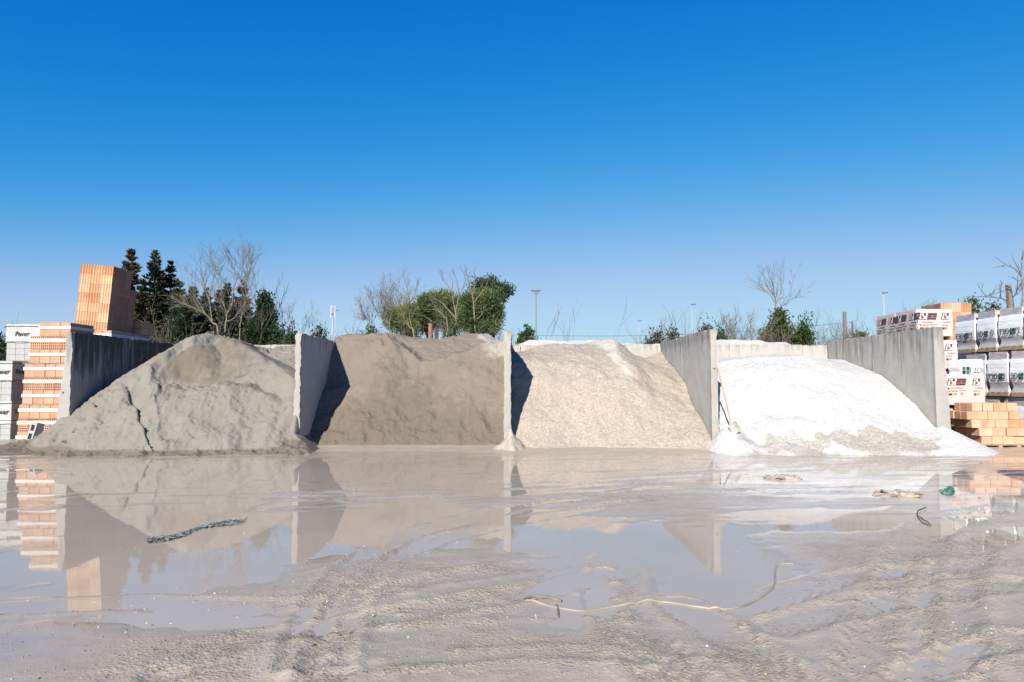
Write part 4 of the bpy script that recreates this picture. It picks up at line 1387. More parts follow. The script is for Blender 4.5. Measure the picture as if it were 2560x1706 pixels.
def bare_mesh(name, H, spread, seed, mat, stems=1, lean=(0, 0), depth=5, thick=.08, wig=.16, first=.35, kids=(2, 3), rmin=.010, up=.25):
    r = random.Random(seed)
    mb = MB()
    def grow(p, d, L, rad, lev):
        n = 4 if lev > 1 else 6
        pts, rs = [p], [rad]
        q = p.copy()
        for k in range(n):
            d = (d + Vector((r.gauss(0, wig * .7), r.gauss(0, wig * .7), r.gauss(0, wig * .5) + up * .15))).normalized()
            q = q + d * (L / n)
            pts.append(q.copy()); rs.append(max(rmin * .5, rad * (1 - .55 * (k + 1) / n)))
        mb.tube(pts, rs, 5 if lev < 2 else 3, 0, False)
        if lev >= depth: return
        nk = r.randint(*kids) + (1 if lev == depth - 1 else 0)
        for k in range(nk):
            t = r.uniform(first if lev == 0 else .25, 1.0) if k else 1.0
            i = min(n, max(1, int(t * n)))
            ax = d.orthogonal().normalized()
            ax.rotate(Matrix.Rotation(r.uniform(0, 6.28), 3, d))
            dd = (d * r.uniform(.55, 1.0) + ax * r.uniform(.4, .95) * spread + Vector((0, 0, up * .9))).normalized()
            grow(pts[i], dd, L * r.uniform(.55, .80), max(rmin * .75, rs[i] * r.uniform(.55, .75)), lev + 1)
    for s in range(stems):
        a = r.uniform(0, 6.28)
        d = Vector((lean[0] + (.28 * math.cos(a) if stems > 1 else 0), lean[1] + (.28 * math.sin(a) if stems > 1 else 0), 1)).normalized()
        grow(Vector((.1 * math.cos(a) * (stems > 1), .1 * math.sin(a) * (stems > 1), -.05)), d, H * .42, thick * .8, 0)
    top = max(v[2] for v in mb.v)
    k = H / top
    mb.v = [(x * (.6 + .4 * k), y * (.6 + .4 * k), z * k) for x, y, z in mb.v]
    return mb.mesh(name, mat, True)


def place(px, py, Y):
    """foot and height of a thing whose top is at that point of the photograph, standing Y metres away"""
    p = at(px, py, Y)
    return Vector((p.x, Y, 0)), p.z


GT = {'conifer': 'dark conifers behind the grey sand bay', 'bare': 'leafless trees behind the bays', 'shrub': 'evergreen shrubs behind the bays', 'pine': 'umbrella pines behind the brown sand bay'}


def conifer(label, px, py, Y, Rb, seed, mat='conifer', ragged=.5, bend=0.0):
    loc, H = place(px, py, Y)
    t = thing('conifer_tree', label, 'tree', loc, group=GT['conifer'])
    r = np.random.default_rng(seed)
    mb = MB()
    mb.tube([(0, 0, -.05), (.05, 0, H * .5), (bend, 0, H * .97)], [.16, .10, .02], 7)
    link('trunk', mb.mesh('trunk', M['bark_dark']), t)
    C_, D_ = [], []
    nlev = int(H * 5.5)
    for l in range(nlev):
        f = (l + r.random()) / nlev
        z = H * (.10 + .90 * f)
        rad = Rb * ((1 - f) ** .8 + .03)
        for b in range(9):
            a = r.random() * 6.283
            ln = rad * (1 - ragged * r.random())
            m_ = int(5 + 30 * ln)
            s = r.random(m_) ** .6
            pz = z + ln * (.30 * s ** 2 - .12 * s) + r.normal(0, .035, m_)
            spr = .025 + .085 * ln * (1 - s * .75)
            cx_ = bend * f ** 2
            C_.append(np.stack([cx_ + ln * s * math.cos(a) + r.normal(0, 1, m_) * spr, ln * s * math.sin(a) + r.normal(0, 1, m_) * spr, pz], 1))
            D_.append(np.tile([math.cos(a), math.sin(a), .55], (m_, 1)))
    cen, dr = np.concatenate(C_), np.concatenate(D_)
    link('crown', leaf_mesh('crown', cen, .20, .34, M[mat], seed, dr, .6), t)
    return t


def bush_points(seed, blobs, per, tuft=.16, shell=.55):
    """blobs: (x, y, z, rx, ry, rz); leaves sit in twiggy tufts spread through each blob"""
    r = np.random.default_rng(seed)
    out, dirs = [], []
    for (x, y, z, rx, ry, rz) in blobs:
        nt = max(6, int(per * rx * rz))
        d = r.normal(size=(nt, 3)); d /= np.linalg.norm(d, axis=1, keepdims=True)
        q = d * (shell + (1 - shell) * r.random((nt, 1)) ** .5) * (.82 + .30 * r.random((nt, 1)))
        ct = np.array([x, y, z]) + q * np.array([rx, ry, rz])
        k = 11
        pts = ct[:, None, :] + r.normal(size=(nt, k, 3)) * tuft * np.array([1, 1, .8])
        out.append(pts.reshape(-1, 3)); dirs.append(np.repeat(d, k, axis=0))
    return np.concatenate(out), np.concatenate(dirs)


def bush(label, px0, px1, pyt, Y, seed, mat, name='shrub', pyb=None, lobes=6, leaf=.13, per=480, twigs=True, group=GT['shrub'], cat='shrub', stemmat='bark', tall=1.0, tuft=.15, upk=.35):
    loc, H = place((px0 + px1) / 2, pyt, Y)
    W = (px1 - px0) / F * Y / 2
    z0 = 0.0 if pyb is None else at(px0, pyb, Y).z
    t = thing(name, label, cat, loc, group=group)
    r = random.Random(seed)
    bl = []
    for i in range(lobes):
        a = (i + .5) / lobes * 2 - 1
        hh = (H - z0) * (1 - .45 * abs(a) * r.uniform(.5, 1)) * r.uniform(.8, 1.0)
        rw = W * r.uniform(.34, .52)
        yy_ = r.uniform(-.4, .4)
        bl.append((a * W * .72, yy_, z0 + hh * .5, rw, rw, hh * .5))
        bl.append((a * W * .78 + r.uniform(-.1, .1) * W, yy_, z0 + hh * .80, rw * 1.05, rw, hh * .17))
    bl.append((r.uniform(-.2, .2) * W, 0, z0 + (H - z0) * .55, W * .45, W * .45, (H - z0) * .45))
    cen, dr = bush_points(seed, bl, per, tuft)
    cen[:, 2] = np.maximum(cen[:, 2], .05)
    link('foliage', leaf_mesh('foliage', cen, leaf, .5, M[mat], seed, dr + np.array([0, 0, .6]), upk), t)
    if twigs:
        link('stems', bare_mesh('stems', H * .93, .7, seed + 3, M[stemmat], 3, (0, 0), 3, .04), t)
    return t


def bare(label, px, py, Y, seed, mat='bark', spread=.8, stems=1, lean=(0, 0), depth=5, thick=.075, wig=.13, kids=(2, 3), rmin=.010, up=.25, name='bare_tree', pxtop=None, first=.35, cat='tree', group=GT['bare']):
    loc, H = place(px, py, Y)
    t = thing(name, label, cat, loc, group=group)
    link('branches', bare_mesh('branches', H, spread, seed, M[mat], stems, lean, depth, thick, wig, first, kids, rmin, up), t)
    return t


def ivy_on(t, pts, rad, per, seed, mat='ivy', leaf=.12):
    """leaves clinging round a line of points"""
    r = np.random.default_rng(seed)
    cs = []
    P = spline(pts, 8)
    for i, p in enumerate(P):
        n = int(per * (1 - .5 * i / len(P)))
        q = r.normal(size=(n, 3)) * rad * (1 - .55 * i / len(P)) * np.array([1, 1, .8])
        cs.append(q + np.array(p))
    link('ivy', leaf_mesh('ivy', np.concatenate(cs), leaf, .7, M[mat], seed), t)


# conifers: (top x, top y, distance, radius, material, label)
for i, (px, py, Y, rb, mt, rg, lab) in enumerate((
        (318, 622, 36, 1.7, 'conifer_brown', .55, 'bushy topped dark conifer rising right behind the tilted brick tower'),
        (388, 628, 37, 1.5, 'conifer', .5, 'tallest pointed dark conifer beside the tilted brick tower'),
        (405, 690, 39, 1.2, 'conifer', .5, 'slim dark conifer squeezed between the two tallest pointed ones'),
        (427, 655, 38, 1.4, 'conifer', .5, 'second tallest pointed dark conifer'),
        (451, 705, 36, 1.3, 'conifer', .5, 'mid sized dark conifer in the row, left of the bare trees'),
        (483, 716, 36, 1.5, 'conifer_brown', .55, 'brownish conifer in the row behind the leaning bare tree'),
        (516, 724, 38, 1.3, 'conifer', .55, 'short dark conifer behind the forked bare trunks'),
        (548, 728, 38, 1.2, 'conifer_brown', .5, 'short browned conifer behind the forked bare trunks'),
        (570, 706, 37, 1.2, 'conifer_brown', .5, 'pointed browned conifer among the bare branches'),
        (607, 707, 36, 1.3, 'conifer_brown', .5, 'last browned conifer of the row beside the ivy green tree'),
        (356, 700, 35, 1.5, 'conifer_brown', .6, 'wide low conifer behind the shaded side of the brick tower'),
        (470, 760, 34, 1.6, 'conifer', .6, 'low wide dark conifer in front of the row'))):
    conifer(lab, px, py, Y, rb * 1.3, 100 + i, mt, rg, .25 if i == 0 else 0.0)

# fresh green ivy clad tree with bare top
loc, H = place(660, 727, 33)
t = thing('ivy_tree', 'fresh green ivy clad tree with bare twigs at its top', 'tree', loc, group=GT['shrub'])
cen, dr = bush_points(55, [(0, 0, H * .45, .95, .9, H * .33), (-.55, 0, H * .33, .75, .7, H * .27), (.1, 0, H * .75, .42, .4, H * .22), (-.2, 0, H * .6, .6, .6, H * .2), (.4, .1, H * .35, .6, .6, H * .28), (.05, 0, H * .92, .2, .2, H * .08)], 520, .13)
link('foliage', leaf_mesh('foliage', cen, .13, .55, M['green'], 55, dr + np.array([0, 0, .5]), .4), t)
link('branches', bare_mesh('branches', at(681, 655, 33).z, .6, 56, M['bark'], 2, (.05, 0), 5, .07, .12, .5, (2, 3), .009, .3), t)

bare('thin yellowish bare sapling close to the shaded brick tower side', 392, 738, 29, 203, 'bark_yellow', .5, 2, (0, 0), 3, .04, .1)
bare('short greyish bare shrub in front of the dark conifers', 420, 768, 28, 204, 'bark', .9, 2, (0, 0), 4, .03, .14, cat='shrub', name='bare_shrub')
bare('grey bare brushwood at the crest of the grey sand heap', 510, 790, 29, 205, 'bark', .9, 2, (0, 0), 4, .03, .16, cat='shrub', name='bare_shrub')
bush('laurel shrub between the ivy clad tree and the ragged divider', 672, 715, 800, 32, 301, 'laurel', lobes=4)
bush('taller laurel shrub directly left of the ragged divider', 702, 745, 795, 31, 302, 'laurel', lobes=4)
bush('small laurel shrub directly right of the ragged divider top', 772, 822, 806, 33, 303, 'laurel', lobes=4)
bare('thin bare twigs beside the slim antenna mast', 862, 785, 34, 206, 'bark', .7, 3, (0, 0), 4, .03, .14, cat='shrub', name='bare_shrub')

# centre group
bush('small green bush at the foot of the low bare shrub', 914, 946, 812, 31, 304, 'ivy', lobes=3, twigs=False)
bare('brownish bare brush under the pines', 1095, 790, 32, 213, 'bark', .8, 5, (0, 0), 4, .03, .14, cat='shrub', name='bare_shrub')
bare('brownish bare brush between the two pale trees', 1163, 790, 32, 214, 'bark', .8, 5, (0, 0), 4, .03, .14, cat='shrub', name='bare_shrub')
bare('brownish bare brush at the right edge of the pine group', 1228, 800, 33, 215, 'bark', .8, 5, (0, 0), 4, .03, .14, cat='shrub', name='bare_shrub')
bush('bright ivy bush at the foot of the stout forked tree', 1115, 1152, 808, 32, 305, 'ivy', lobes=3, twigs=False)
bush('bright ivy bush at the foot of the tallest pale bare tree', 1186, 1232, 800, 32.5, 306, 'ivy', lobes=4, twigs=False)
bush('olive undergrowth beneath the small pine', 985, 1062, 818, 34, 307, 'olive', lobes=5, twigs=False)


def pine(label, px, py, Y, lobes, seed, mat='pine', leaf=.20, tuft=.15, per=620, asp=.2):
    loc, H = place(px, py, Y)
    t = thing('pine_tree', label, 'tree', loc, group=GT['pine'])
    bl, mb = [], MB()
    zmin = 9
    for (lx, ly, w, h) in lobes:                    # centre and half sizes in photograph units
        c = at(lx, ly, Y)
        a = w / F * Y; b = h / F * Y
        bl.append((c.x - loc.x, rnd.uniform(-.5, .5), c.z, a, a * .9, b))
        mb.tube(spline([(0, 0, 1.2), ((c.x - loc.x) * .4, 0, (1.2 + c.z) * .55), (c.x - loc.x, 0, c.z)], 4), [.10 - .006 * q for q in range(9)], 5)
    mb.tube([(0, 0, -.05), (.04, 0, 1.3)], [.2, .13], 7)
    link('trunk', mb.mesh('trunk', M['bark_dark']), t)
    cen, dr = bush_points(seed, bl, per, tuft, .45)
    link('crown', leaf_mesh('crown', cen, leaf, asp, M[mat], seed, dr + np.array([0, 0, .4]), .55), t)
    return t


pine('small round umbrella pine behind the yellow bare tree', 1010, 762, 40, [(1000, 796, 30, 24), (1022, 785, 26, 22), (985, 800, 20, 20), (1012, 815, 36, 16), (1030, 803, 16, 18)], 401)
pine('big umbrella pine, its dome left of the stout pale tree', 1090, 724, 41, [(1070, 760, 30, 30), (1100, 755, 32, 30), (1130, 765, 28, 30), (1056, 775, 18, 20), (1090, 790, 36, 20), (1120, 805, 30, 22), (1060, 812, 26, 20)], 402)
pine('big dense pine right of the tallest pale bare tree', 1200, 725, 40, [(1180, 770, 32, 40), (1210, 765, 36, 38), (1235, 785, 20, 30), (1200, 805, 40, 26), (1165, 800, 24, 30), (1232, 812, 20, 20)], 403)
pine('tall broadleaved evergreen with an open crown leaning right above the pines', 1215, 690, 43, [(1198, 715, 18, 16), (1228, 708, 14, 14), (1215, 725, 20, 16), (1255, 722, 20, 16), (1268, 730, 12, 12), (1248, 744, 14, 9), (1190, 735, 12, 14), (1238, 730, 14, 10)], 404, 'laurel', .16, .17, 330, .5)
mb = MB(); mb.tube([(0, 0, 0), (.02, 0, at(1075, 809, 30).z)], [.10, .085], 8)
tag(link('timber_post', mb.mesh('timber_post', M['rust']), None, (at(1075, 809, 30).x, 30, 0)), 'rusty brown post standing under the big umbrella pine', 'post')


def lamp_post(label, px, py, Y, heads, rad=.09, mat='steel', arm=.55):
    loc, H = place(px, py, Y)
    t = thing('lamp_post', label, 'lamp', loc, group='lamp posts beyond the bays')
    mb = MB(); mb.tube([(0, 0, -.1), (0, 0, H)], [rad, rad * .6], 8)
    link('pole', mb.mesh('pole', M[mat], True), t)
    if heads == 2:
        mb = MB(); mb.box(-arm, arm, -.05, .05, H - .30, H - .25); mb.box(-arm, -arm + .04, -.05, .05, H - .251, H - .03); mb.box(arm - .04, arm, -.05, .05, H - .251, H - .03)
        link('bracket', mb.mesh('bracket', M['lamp']), t)
        for s in (-1, 1):
            mb = MB(); mb.box(-.20, .20, -.16, .16, -.05, .05, 0, Matrix.Rotation(s * -.12, 4, 'Y'))
            link('lamp_head', mb.mesh('lamp_head', M['lamp']), t, (s * arm * 1.2, 0, H))
    else:
        mb = MB(); mb.box(-.03, .34 * heads, -.10, .10, -.04, .04, 0, Matrix.Rotation(-.1, 4, 'Y'))
        link('lamp_head', mb.mesh('lamp_head', M['lamp']), t, (-.03, 0, H))
    return t


lamp_post('tall grey brown pole with two floodlights beside the narrow white divider', 1340, 727, 60, 2, .06, 'bark', .20)
lamp_post('small thin street lamp over the middle of the beige gravel bay', 1597, 803, 75, 1, .05, 'steel')
lamp_post('grey street lamp with a flat head behind the shovel divider', 1730, 762, 60, 1, .045, 'steel')
lamp_post('white street lamp with a short arm left of the logo packs', 2209, 733, 55, 1, .06, 'steel')
# antenna mast
loc, H = place(832, 766, 90)
t = thing('antenna_mast', 'slim white antenna mast with panel aerials right of the ragged divider', 'mast', loc)
mb = MB(); mb.tube([(0, 0, 0), (0, 0, H - .2)], [.10, .08], 8); link('pole', mb.mesh('pole', M['steel'], True), t)
for k in range(3):
    a = k * 2.09
    mb = MB(); mb.box(-.06, .06, -.05, .05, -1.5, .1); link('aerial_panel', mb.mesh('aerial_panel', M['steel']), t, (.3 * math.cos(a), .3 * math.sin(a), H))
mb = MB(); mb.box(-.32, .32, -.04, .04, H - 1.0, H - .92); mb.box(-.04, .04, -.32, .32, H - 1.001, H - .919); link('bracket', mb.mesh('bracket', M['lamp']), t)
lamp_post('thin pole standing close to the antenna mast', 840, 777, 85, 1, .05, 'steel')

# right of the narrow divider
loc, H = place(1316, 803, 30)
t = thing('ivy_tree', 'ivy covered stump with a leaning bare stem beside the narrow divider', 'tree', loc, group=GT['shrub'])
cen, dr = bush_points(61, [(0, 0, H * .5, .42, .4, H * .45), (.2, 0, H * .35, .35, .3, H * .35), (-.2, 0, H * .3, .35, .3, H * .32)], 480, .12)
link('foliage', leaf_mesh('foliage', cen, .12, .7, M['ivy'], 61, dr + np.array([0, 0, .5]), .3), t)
link('branches', bare_mesh('branches', at(1355, 758, 30).z, .5, 62, M['bark'], 1, (.22, 0), 4, .06, .1, .5, (1, 2)), t)
bare('thin whip like bare shrub in front of the open sky', 1398, 748, 30, 216, 'bark', .55, 3, (0, 0), 3, .028, .05, (1, 2), .009, cat='shrub', name='bare_shrub')
bare('second whip like bare shrub leaning right in the open sky', 1425, 746, 30.5, 217, 'bark', .6, 2, (.15, 0), 3, .028, .05, (1, 2), .009, cat='shrub', name='bare_shrub')
for i, px in enumerate((1445, 1500, 1545)):
    bare('low dry weeds showing above the beige gravel back wall', px, 838 - 5 * i % 9, 28, 230 + i, 'bark', .8, 5, (0, 0), 3, .014, .12, (1, 2), .007, cat='weeds', name='dry_weeds', group='dry weeds above the back wall')
bush('dark rounded bramble left of the shovel divider', 1608, 1668, 826, 31, 308, 'bramble', lobes=4)
bush('olive bush under bare twigs just left of the shovel divider', 1655, 1722, 822, 31.5, 309, 'olive', lobes=4)
bare('thin bare twigs growing out of the dark bramble', 1672, 768, 31, 218, 'bark', .6, 5, (.05, 0), 4, .03, .1, (1, 3), .009, cat='shrub', name='bare_shrub')
bare('dense purplish bare tree just right of the grey street lamp', 1765, 758, 33, 219, 'bark', .7, 2, (0, 0), 6, .06, .14)
bush('purplish bramble at the foot of the dense bare tree', 1738, 1785, 806, 33.5, 310, 'bramble', lobes=4)
bush('green shrub right behind the top of the shovel divider', 1783, 1815, 812, 32, 311, 'green', lobes=3)
bare('grey bare shrub standing over the white gravel back wall', 1836, 772, 33, 220, 'bark', .7, 3, (0, 0), 5, .05, .12, cat='shrub', name='bare_shrub')
bare('shorter dark bare shrub left of the ivy tree', 1868, 800, 33, 221, 'bark', .7, 4, (0, 0), 5, .04, .13, cat='shrub', name='bare_shrub')
bare('spindly bare tree close to the left of the ivy tree', 1893, 762, 33, 222, 'bark', .5, 2, (0, 0), 5, .04, .1)
loc, H = place(1945, 775, 33)
t = thing('ivy_tree', 'tall bare tree with its lower half wrapped in yellow green ivy', 'tree', loc, group=GT['shrub'])
cen, dr = bush_points(65, [(0, 0, H * .55, .5, .5, H * .42), (-.4, 0, H * .4, .45, .4, H * .34), (.35, 0, H * .35, .45, .4, H * .33), (.1, 0, H * .88, .25, .25, H * .13), (-.3, 0, H * .74, .40, .35, H * .13), (.32, .1, H * .76, .40, .35, H * .12), (.62, 0, H * .66, .30, .3, H * .12), (-.6, 0, H * .64, .3, .3, H * .1)], 480, .13)
link('foliage', leaf_mesh('foliage', cen, .13, .6, M['ivy'], 65, dr + np.array([0, 0, .5]), .3), t)
bush('upright green shrub right of the ivy wrapped tree', 1985, 2042, 786, 33, 312, 'green', lobes=4)
bare('reddish brown bare shrub left of the timber pole', 2075, 752, 33, 223, 'bark', .7, 5, (0, 0), 5, .035, .12, cat='shrub', name='bare_shrub')
bare('thin bare shrub right of the upright green shrub', 2048, 775, 34, 224, 'bark', .7, 3, (0, 0), 5, .03, .12, cat='shrub', name='bare_shrub')
bush('low olive bush between the timber pole and the logo packs', 2096, 2184, 830, 34, 313, 'olive', lobes=5)
loc, H = place(2111, 780, 34)
mb = MB(); mb.tube([(0, 0, 0), (0, 0, H)], [.11, .095], 8)
tag(link('timber_post', mb.mesh('timber_post', M['bark']), None, loc), 'grey timber pole standing among bare shrubs', 'post')
bare('dark twiggy bramble spreading above the orange ribbed tower', 2350, 738, 30, 225, 'bark_dark', 1.0, 5, (0, 0), 5, .03, .16, cat='shrub', name='bare_shrub')
bush('sparse dark leaves on the bramble behind the orange tower', 2322, 2400, 742, 30, 314, 'laurel', lobes=4, per=50, leaf=.11)
bush('bright shrub behind the orange tower and the wrapped packs', 2400, 2462, 738, 30, 315, 'ivy', lobes=4)
bush('olive shrub above the stretch wrapped packs', 2462, 2512, 752, 31, 316, 'olive', lobes=3)
p = at(2520, 712, 28)
mb = MB(); mb.tube(spline([(0, 0, -.02), (-.02, 0, p.z * .5), (-.06, 0, p.z * .85), (-.12, 0, p.z)], 4), [.17 - .006 * q for q in range(13)], 8)
tag(link('tree_stump', mb.mesh('tree_stump', M['bark']), None, (p.x + .12, 28, 0)), 'broken grey tree stump beside the tall bare tree', 'stump')
bare('small bare twigs above the rear wrapped block pack', 40, 775, 30, 228, 'bark', .8, 1, (-.25, 0), 4, .03, .12, rmin=.01)
bush('dark green bush peeping out left of the rear block packs', -40, 22, 820, 34, 317, 'laurel', lobes=4)

# overhead wire between the poles, low behind the bays
a, b = at(1270, 838, 58), at(2130, 806, 58)
mb = MB()
mb.tube([(a.x + (b.x - a.x) * k / 16, 58, a.z + (b.z - a.z) * k / 16 - .5 * math.sin(math.pi * k / 16)) for k in range(17)], .022, 4)
mb.tube([(a.x, 58, -.1), (a.x, 58, a.z + .1)], .06, 5)
mb.tube([(b.x, 58, -.1), (b.x, 58, b.z + .1)], .06, 5)
tag(link('overhead_wire', mb.mesh('overhead_wire', M['wire'])), 'thin dark wire running across the sky low behind the bays', 'wire')


# bare trees whose main limbs are drawn one by one; fine twigs grow from them
def limb_tree(label, Y, sc, limbs, seed, mat, twig=1.0, thick=.075, dens=1.0, name='bare_tree', cat='tree', depth=2, into=None):
    s_, ox, oy = sc
    r = random.Random(seed)
    P = [[at(x / s_ + ox, y / s_ + oy, Y) for x, y in l] for l in limbs]
    base = Vector((P[0][0].x, Y, 0)) if into is None else into.location.copy()
    t = into or thing(name, label, cat, base, group=GT['bare'])
    mb = MB()
    def twigs(p, d, L, rad, lev):
        pts, q = [p], p.copy()
        for k in range(4):
            d = (d + Vector((r.gauss(0, .10), r.gauss(0, .10), r.gauss(0, .06) + .03))).normalized()
            q = q + d * (L / 4); pts.append(q.copy())
        mb.tube(pts, [rad, rad * .85, rad * .7, rad * .55, rad * .4], 3, 0, False)
        if lev >= depth: return
        for k in range(r.randint(2, 3)):
            i = r.randint(1, 4)
            ax = d.orthogonal().normalized(); ax.rotate(Matrix.Rotation(r.uniform(0, 6.28), 3, d))
            twigs(pts[i], (d + ax * r.uniform(.3, .8) + Vector((0, 0, .15))).normalized(), L * r.uniform(.5, .8), max(.0045, rad * .65), lev + 1)
    trunk = MB()
    for li, l in enumerate(P):
        n0 = l[0]
        dy = 0.0 if li == 0 else r.uniform(-.35, .35)
        pts = [Vector((p.x - base.x, dy * (k / (len(l) - 1)), p.z)) for k, p in enumerate(l)]
        if li == 0 and into is None: pts = [Vector((pts[0].x, 0, -.05))] + pts
        pts = spline(pts, 5)
        r0 = thick * (.55 if li == 0 else .33)
        rs = [r0 + (.008 - r0) * (k / (len(pts) - 1)) ** .8 for k in range(len(pts))]
        (trunk if li == 0 else mb).tube(pts, rs, 6, 0, False)
        Ls = sum((b - a).length for a, b in zip(pts[:-1], pts[1:]))
        for k in range(int(Ls * 5.0 * dens)):
            i = min(len(pts) - 2, int(len(pts) * r.uniform(.35 if li == 0 else .2, 1.0)))
            d = (pts[i + 1] - pts[i]).normalized()
            ax = d.orthogonal().normalized(); ax.rotate(Matrix.Rotation(r.uniform(0, 6.28), 3, d))
            twigs(pts[i], (d + ax * r.uniform(.4, .9) + Vector((0, 0, .2))).normalized(), twig * r.uniform(.35, .9), min(.010, rs[i] * .6), 0)
        for k in range(2):
            twigs(pts[-1], ((pts[-1] - pts[-2]).normalized() + Vector((r.gauss(0, .2), r.gauss(0, .2), .1))).normalized(), twig * .6, .007, 0)
    if trunk.v: link('trunk', trunk.mesh('trunk', M[mat], True), t)
    link('branches', mb.mesh('branches', M[mat], True), t)
    return t


c2, c4, c6, c7 = (3.92, 250, 600), (5.229, 880, 660), (2.905, 1750, 660), (5.6, 2160, 620)
limb_tree('pale forked bare tree leaning left in front of the dark conifers', 30, c2, [[(1160, 940), (1100, 810), (1030, 720), (940, 680), (800, 620)], [(1030, 720), (960, 620), (880, 520)], [(1100, 800), (1090, 680), (1085, 540), (1130, 430), (1120, 260)], [(1085, 540), (1020, 460), (930, 400)], [(1090, 640), (1040, 500), (1000, 300)]], 601, 'bark_pale', 1.0, .10)
limb_tree('bare tree with a white forked trunk in front of the conifers', 30.5, c2, [[(1225, 920), (1240, 780), (1235, 700), (1190, 560), (1185, 420), (1150, 260)], [(1240, 720), (1290, 640), (1300, 500), (1330, 380), (1290, 240)], [(1300, 500), (1430, 380), (1480, 240)], [(1235, 800), (1320, 760), (1460, 560)]], 602, 'bark_pale', 1.0, .085)
limb_tree('slender bare tree with a fine twiggy top before the last conifer', 31, c2, [[(1370, 930), (1380, 800), (1400, 690), (1430, 520), (1390, 350), (1400, 210)], [(1400, 420), (1330, 320), (1290, 230)], [(1420, 480), (1460, 330), (1480, 230)]], 603, 'bark_pale', 1.0, .055, 1.4)
limb_tree('low bare shrub standing clear on the brown sand crest', 31, c4, [[(240, 850), (160, 720), (120, 570)], [(270, 830), (260, 650), (235, 480)], [(265, 700), (290, 550)], [(240, 850), (200, 740), (190, 620)]], 604, 'bark', .6, .05, 1.2, 'bare_shrub', 'shrub')
limb_tree('grey bare tree with a wide fan of fine twigs on the sand crest', 33, c4, [[(495, 890), (470, 780), (430, 690), (420, 580), (350, 420)], [(430, 690), (480, 560), (510, 390)], [(470, 780), (350, 650)], [(420, 580), (450, 380)], [(480, 780), (520, 640), (580, 480)]], 605, 'bark', .9, .075, 1.8)
limb_tree('yellow lichened bare tree crossing the small pine crown', 31, c4, [[(810, 950), (760, 840), (690, 720), (650, 600), (570, 580)], [(800, 900), (765, 760), (745, 600), (720, 480), (620, 370)], [(745, 600), (760, 480), (730, 330)], [(750, 520), (820, 420), (830, 360)], [(690, 720), (620, 640), (560, 600)], [(740, 800), (700, 640), (640, 540)]], 606, 'bark_yellow', .8, .075, 1.3)
limb_tree('pale leafless tree with stout forks before the big pine', 33, c4, [[(1350, 890), (1360, 760), (1355, 640), (1330, 520), (1300, 360), (1210, 230), (1170, 165)], [(1300, 360), (1310, 220), (1270, 155)], [(1355, 640), (1380, 520), (1400, 420), (1460, 300), (1475, 200)], [(1340, 700), (1240, 580), (1150, 490), (1070, 450)], [(1400, 420), (1380, 260), (1350, 160)]], 607, 'bark_pale', .5, .105, .6, depth=1)
limb_tree('low pale bare tree slanting left under the big umbrella pine', 32.5, c4, [[(1250, 850), (1200, 690), (1120, 600), (1060, 520)], [(1160, 640), (1060, 600), (900, 600)], [(1050, 760), (960, 690), (830, 650)]], 608, 'bark_pale', .5, .07, .7, depth=1)
tv = limb_tree('tallest pale bare tree with ivy climbing its trunk', 33, c4, [[(1610, 900), (1600, 700), (1590, 530), (1570, 400), (1530, 300), (1520, 180), (1500, 120)], [(1570, 400), (1600, 320), (1595, 150), (1610, 60)], [(1600, 500), (1650, 430), (1730, 330), (1760, 270)], [(1520, 180), (1440, 90)], [(1600, 740), (1680, 680), (1720, 590)]], 609, 'bark_pale', .5, .10, .7, depth=1)
ivy_on(tv, [(0, 0, .1), (-.02, 0, 2.4), (-.05, 0, 4.6)], .22, 120, 212)
ivt = [o for o in C.objects if o.get('label', '').startswith('tall bare tree with its lower half')][0]
limb_tree('', 33, c6, [[(555, 560), (550, 340), (545, 240), (490, 170), (470, 110)], [(550, 300), (580, 220), (600, 110)], [(570, 340), (600, 290), (660, 200), (680, 140)], [(620, 300), (690, 240)], [(540, 280), (500, 220), (440, 200)], [(552, 340), (540, 200), (530, 110)]], 610, 'bark', .9, .06, 1.0, into=ivt)
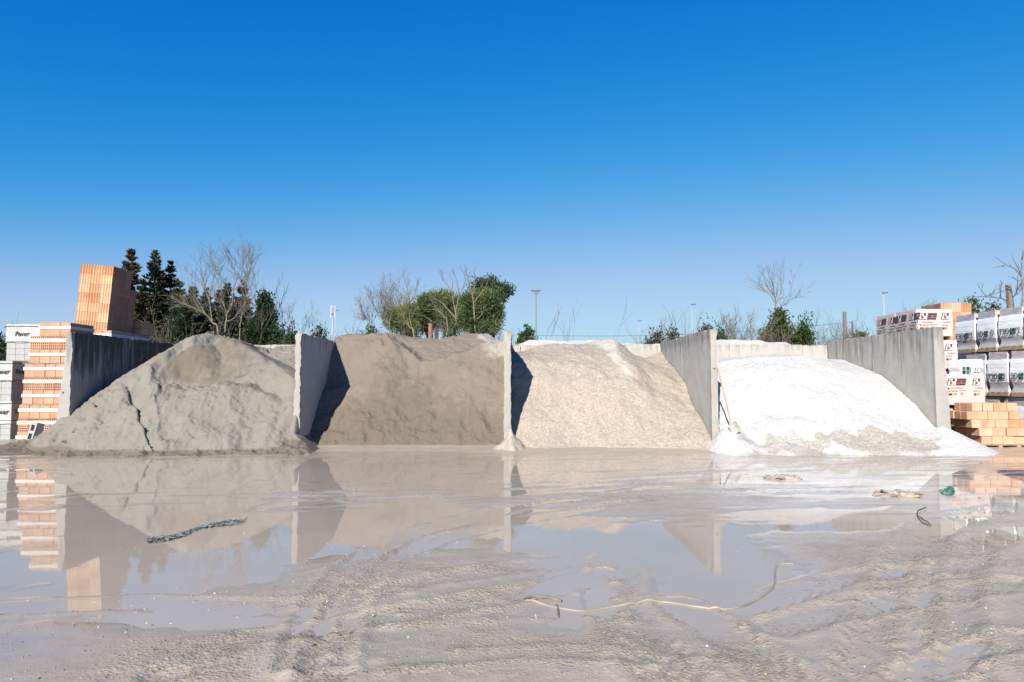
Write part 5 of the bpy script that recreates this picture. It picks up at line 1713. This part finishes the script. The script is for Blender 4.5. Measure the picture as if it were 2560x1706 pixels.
limb_tree('bare tree with crooked limbs standing above the stretch wrapped packs', 27, c7, [[(2215, 900), (2215, 800), (2220, 600), (2200, 380), (2215, 200), (2240, 60)], [(2200, 400), (2100, 300), (1970, 250), (1830, 165)], [(2195, 360), (2120, 270), (2025, 165)], [(1970, 250), (1850, 270)], [(2215, 520), (2280, 380), (2330, 260)], [(2210, 160), (2170, 110)]], 611, 'bark', .35, .085, .5, depth=0)
limb_tree('low crooked dark branches between the stump and the tall bare tree', 28, c7, [[(2010, 900), (2010, 800), (2030, 730), (2150, 640), (2220, 560)], [(2130, 640), (2120, 500), (2070, 460)], [(2140, 600), (2185, 460)], [(2010, 740), (1900, 710), (1700, 690), (1560, 690)], [(1700, 690), (1800, 650), (1990, 605)], [(1720, 690), (1640, 590)], [(1900, 710), (1870, 560)], [(1920, 700), (1980, 550)]], 612, 'bark_dark', .4, .06, .9, 'bare_shrub', 'shrub', 1)

for i, (px, py, lab) in enumerate(((1640, 795, 'twiggy bare brush over the dark bramble'), (1705, 800, 'twiggy bare brush close to the shovel divider top'), (1800, 790, 'brown bare brush right of the shovel divider top'),
                                   (1850, 785, 'brown bare brush over the middle of the white gravel back wall'), (1915, 800, 'bare brush at the foot of the ivy wrapped tree'), (2020, 790, 'bare brush between the green shrub and the timber pole'),
                                   (2095, 775, 'bare brush just left of the timber pole'), (2140, 790, 'bare brush just right of the timber pole'), (890, 800, 'bare brush left of the low bare shrub on the crest'), (1255, 810, 'thin bare brush left of the narrow divider top'))):
    bare(lab, px, py, 32 + i % 3, 640 + i, 'bark', .75, 6, (0, 0), 4, .022, .12, (2, 3), .009, cat='shrub', name='bare_shrub')

for i, (px0, px1, py, lab) in enumerate(((395, 470, 772, 'dark dense conifer hedge below the pointed conifers'), (455, 540, 768, 'dark dense hedge behind the leaning pale bare tree'), (525, 625, 762, 'dark dense hedge below the browned conifers'))):
    bush(lab, px0, px1, py, 35, 660 + i, 'conifer', 'hedge', None, 7, .16, 420, False, 'dark hedges behind the grey sand bay', 'hedge')
